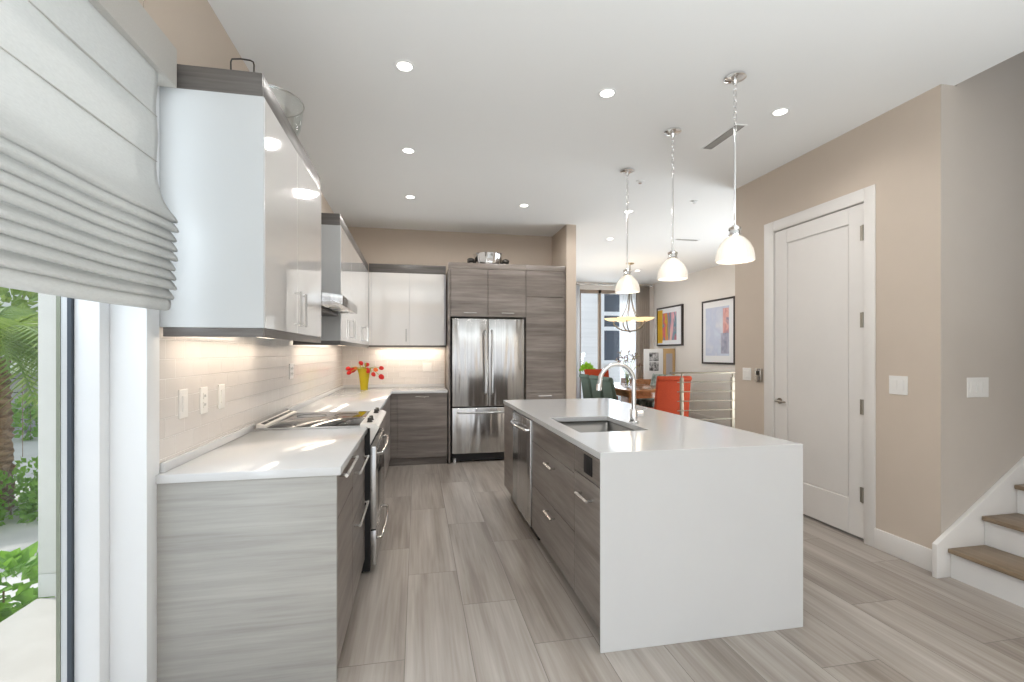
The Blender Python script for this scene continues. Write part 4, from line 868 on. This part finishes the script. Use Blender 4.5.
# ------------------------------------------------------------------ outside
struct('ground_paving', MB().box(-60, -1.21, -20, 60, -0.55, -0.40), M_['paving'])
struct('ground_street', MB().box(-1.22, 60, 10.95, 60, -0.26, -0.16), M_['paving'])
struct('ground_patio', MB().prism([(-1.2, -4), (-1.2, 3.125), (-2.08, 3.125), (-2.08, -4)], 'z', -0.40, -0.001), M_['patio'])
struct('pillar_exterior', MB().box(-2.08, -1.112, 3.13, 3.60, 0.133, 3.4, b=0.003).box(-2.08, -1.112, 3.13, 3.60, 0.001, 0.130, b=0.003), M_['stucco'])
def shrub(name, label, boxes, mt, ll, lw, dens, group):
    e = thing(name, label, 'shrub', (boxes[0][0], boxes[0][1], -0.40), group)
    m = MB()
    for (x, y, z_, r_) in boxes: tuft(m, (x, y, z_), r_, dens, ll, lw, low=True)
    m.build('leaf_cover', M_[mt], e, smooth=False)
    m = MB()
    for (x, y, z_, r_) in boxes: m.tube([(x, y, -0.40), (x, y, z_)], 0.005, 6)
    m.build('stem', M_['palm_bark'], e)
shrub('leafy_shrub', 'bright green broad leaved shrub beside the patio edge', [(-2.42, 3.02, -0.07, 0.18), (-2.42, 2.72, -0.10, 0.18), (-2.42, 3.38, -0.05, 0.20), (-2.75, 2.85, -0.12, 0.22), (-2.75, 3.2, -0.10, 0.24), (-2.5, 2.45, -0.12, 0.2)], 'leaf_green', 0.10, 0.04, 190, 'garden shrubs outside')
shrub('ground_shrub', 'low green bed of shrubs around the palm trunk', [(-4.3, 6.1, -0.22, 0.30), (-4.7, 5.95, -0.2, 0.30), (-4.1, 6.4, -0.22, 0.28), (-5.1, 6.1, -0.2, 0.32), (-4.5, 6.75, -0.2, 0.32), (-4.0, 6.75, -0.22, 0.28), (-3.9, 6.05, -0.26, 0.24), (-4.4, 5.7, -0.26, 0.26)], 'leaf_green', 0.08, 0.025, 230, 'garden shrubs outside')
shrub('ground_shrub', 'yellow green tuft at the foot of the palm', [(-4.60, 5.80, -0.02, 0.16), (-4.95, 5.75, -0.02, 0.16)], 'leaf_lime', 0.09, 0.02, 130, 'garden shrubs outside')
# palm
e = thing('palm_tree', 'stout palm with rough brown trunk outside the left window', 'palm tree', (-4.75, 6.35, -0.40))
P0 = Vector((-4.75, 6.35, -0.40)); m = MB(); N = 40
m.lathe([(0.0, 0)] + [(0.24 + 0.02 * (i % 2) - 0.001 * i, 1.72 * i / N) for i in range(N + 1)] + [(0, 1.73)], P0, 24, wob=lambda a, z: 1 + 0.09 * math.cos(9 * a + z * 30)); m.build('trunk', M_['palm_bark'], e)
for i in range(40):
    a_ = 2.399 * i; el = 0.15 + 0.8 * ((i * 7) % 10) / 10; L_ = 1.7 + 0.35 * math.sin(i * 1.7); m = MB()
    c0 = P0 + Vector((0, 0, 1.80)); d_ = Vector((math.cos(a_), math.sin(a_), 0)); pts = []
    for k_ in range(15):
        s_ = k_ / 14; pts.append(c0 + d_ * L_ * s_ * (0.75 + 0.25 * math.cos(el)) + Vector((0, 0, L_ * (math.sin(el) * s_ * 1.35 - 0.95 * s_ * s_))))
    m.tube(pts, 0.012, 5, rs=[0.016 * (1 - 0.8 * k_ / 14) + 0.002 for k_ in range(15)])
    for k_ in range(2, 15):
        tg = (pts[k_] - pts[k_ - 1]).normalized(); sd = tg.cross(Vector((0, 0, 1))).normalized()
        for h_ in (0, 0.5):
            b0 = pts[k_ - 1].lerp(pts[k_], h_); ll = 0.5 * math.sin(math.pi * min(0.95, (k_ + h_) / 15.5)) + 0.06
            for s2 in (-1, 1):
                tip = b0 + sd * s2 * ll * 0.75 + tg * ll * 0.5 + Vector((0, 0, -0.30 * ll)); w2 = tg * 0.018
                m.quad(b0 - w2, b0 + w2, b0.lerp(tip, 0.6) + w2 * 1.1 + Vector((0, 0, 0.02)), tip)
    m.build('frond', M_['leaf_palm'], e, smooth=False)
# neighbouring house beyond the drive
e = thing('neighbour_house', 'white house with grey garage door across the drive', 'building', (-9, 13, -0.40))
MB().box(-16, -5.0, 12.0, 17, 0.95, 7.0).build('upper_wall', M_['stucco'], e)
MB().box(-16, -5.0, 12.4, 17, -0.40, 0.95).build('stone_wall', M_['grey_stone'], e)
g_ = MB().box(-12.0, -8.45, 12.33, 12.40, -0.40, 0.85).build('garage_door', M_['grey_art'], e)
m = MB(); [m.box(-11.98, -8.47, 12.32, 12.33, -0.1 + 0.3 * i, -0.08 + 0.3 * i) for i in range(4)]; m.build('panel_groove', M_['dark_metal'], g_)
shrub('clipped_shrub', 'small dark shrub beside the garage door', [(-7.7, 11.4, -0.05, 0.3), (-7.7, 11.4, 0.25, 0.26)], 'leaf_green', 0.12, 0.04, 160, 'garden shrubs outside')
shrub('background_hedge', 'tall hedge behind the palm outside', [(-8.8 + 0.55 * i, 9.6, 2.1 + 0.3 * math.sin(i * 2), 0.8) for i in range(5)], 'leaf_palm', 0.30, 0.07, 200, 'garden shrubs outside')
# house across the street behind the dining window
e = thing('street_house', 'pale sided house with white muntin window across the street', 'building', (6.5, 15.5, -0.16))
MB().box(2, 12, 15.0, 18, -0.16, 9.0).build('wall', M_['siding'], e)
fw_ = MB()
WX0, WX1 = 6.11, 6.97
fw_.box(WX0 - 0.12, WX0, 14.93, 15.0, 1.0, 5.2).box(WX1 - 0.16, WX1 - 0.06, 14.93, 15.0, 1.0, 5.2).box(WX1 + 0.2, WX1 + 0.9, 14.93, 15.0, 1.0, 5.2)
for z_ in (1.0, 2.12, 2.62, 3.6): fw_.box(WX0, WX1 + 0.2, 14.94, 15.0, z_, z_ + 0.13)
w_ = fw_.build('window_frame', M_['frame_white'], e)
MB().box(WX0, WX1 + 0.2, 14.97, 14.995, 1.0, 5.2).build('pane', M_['house_glass'], w_)
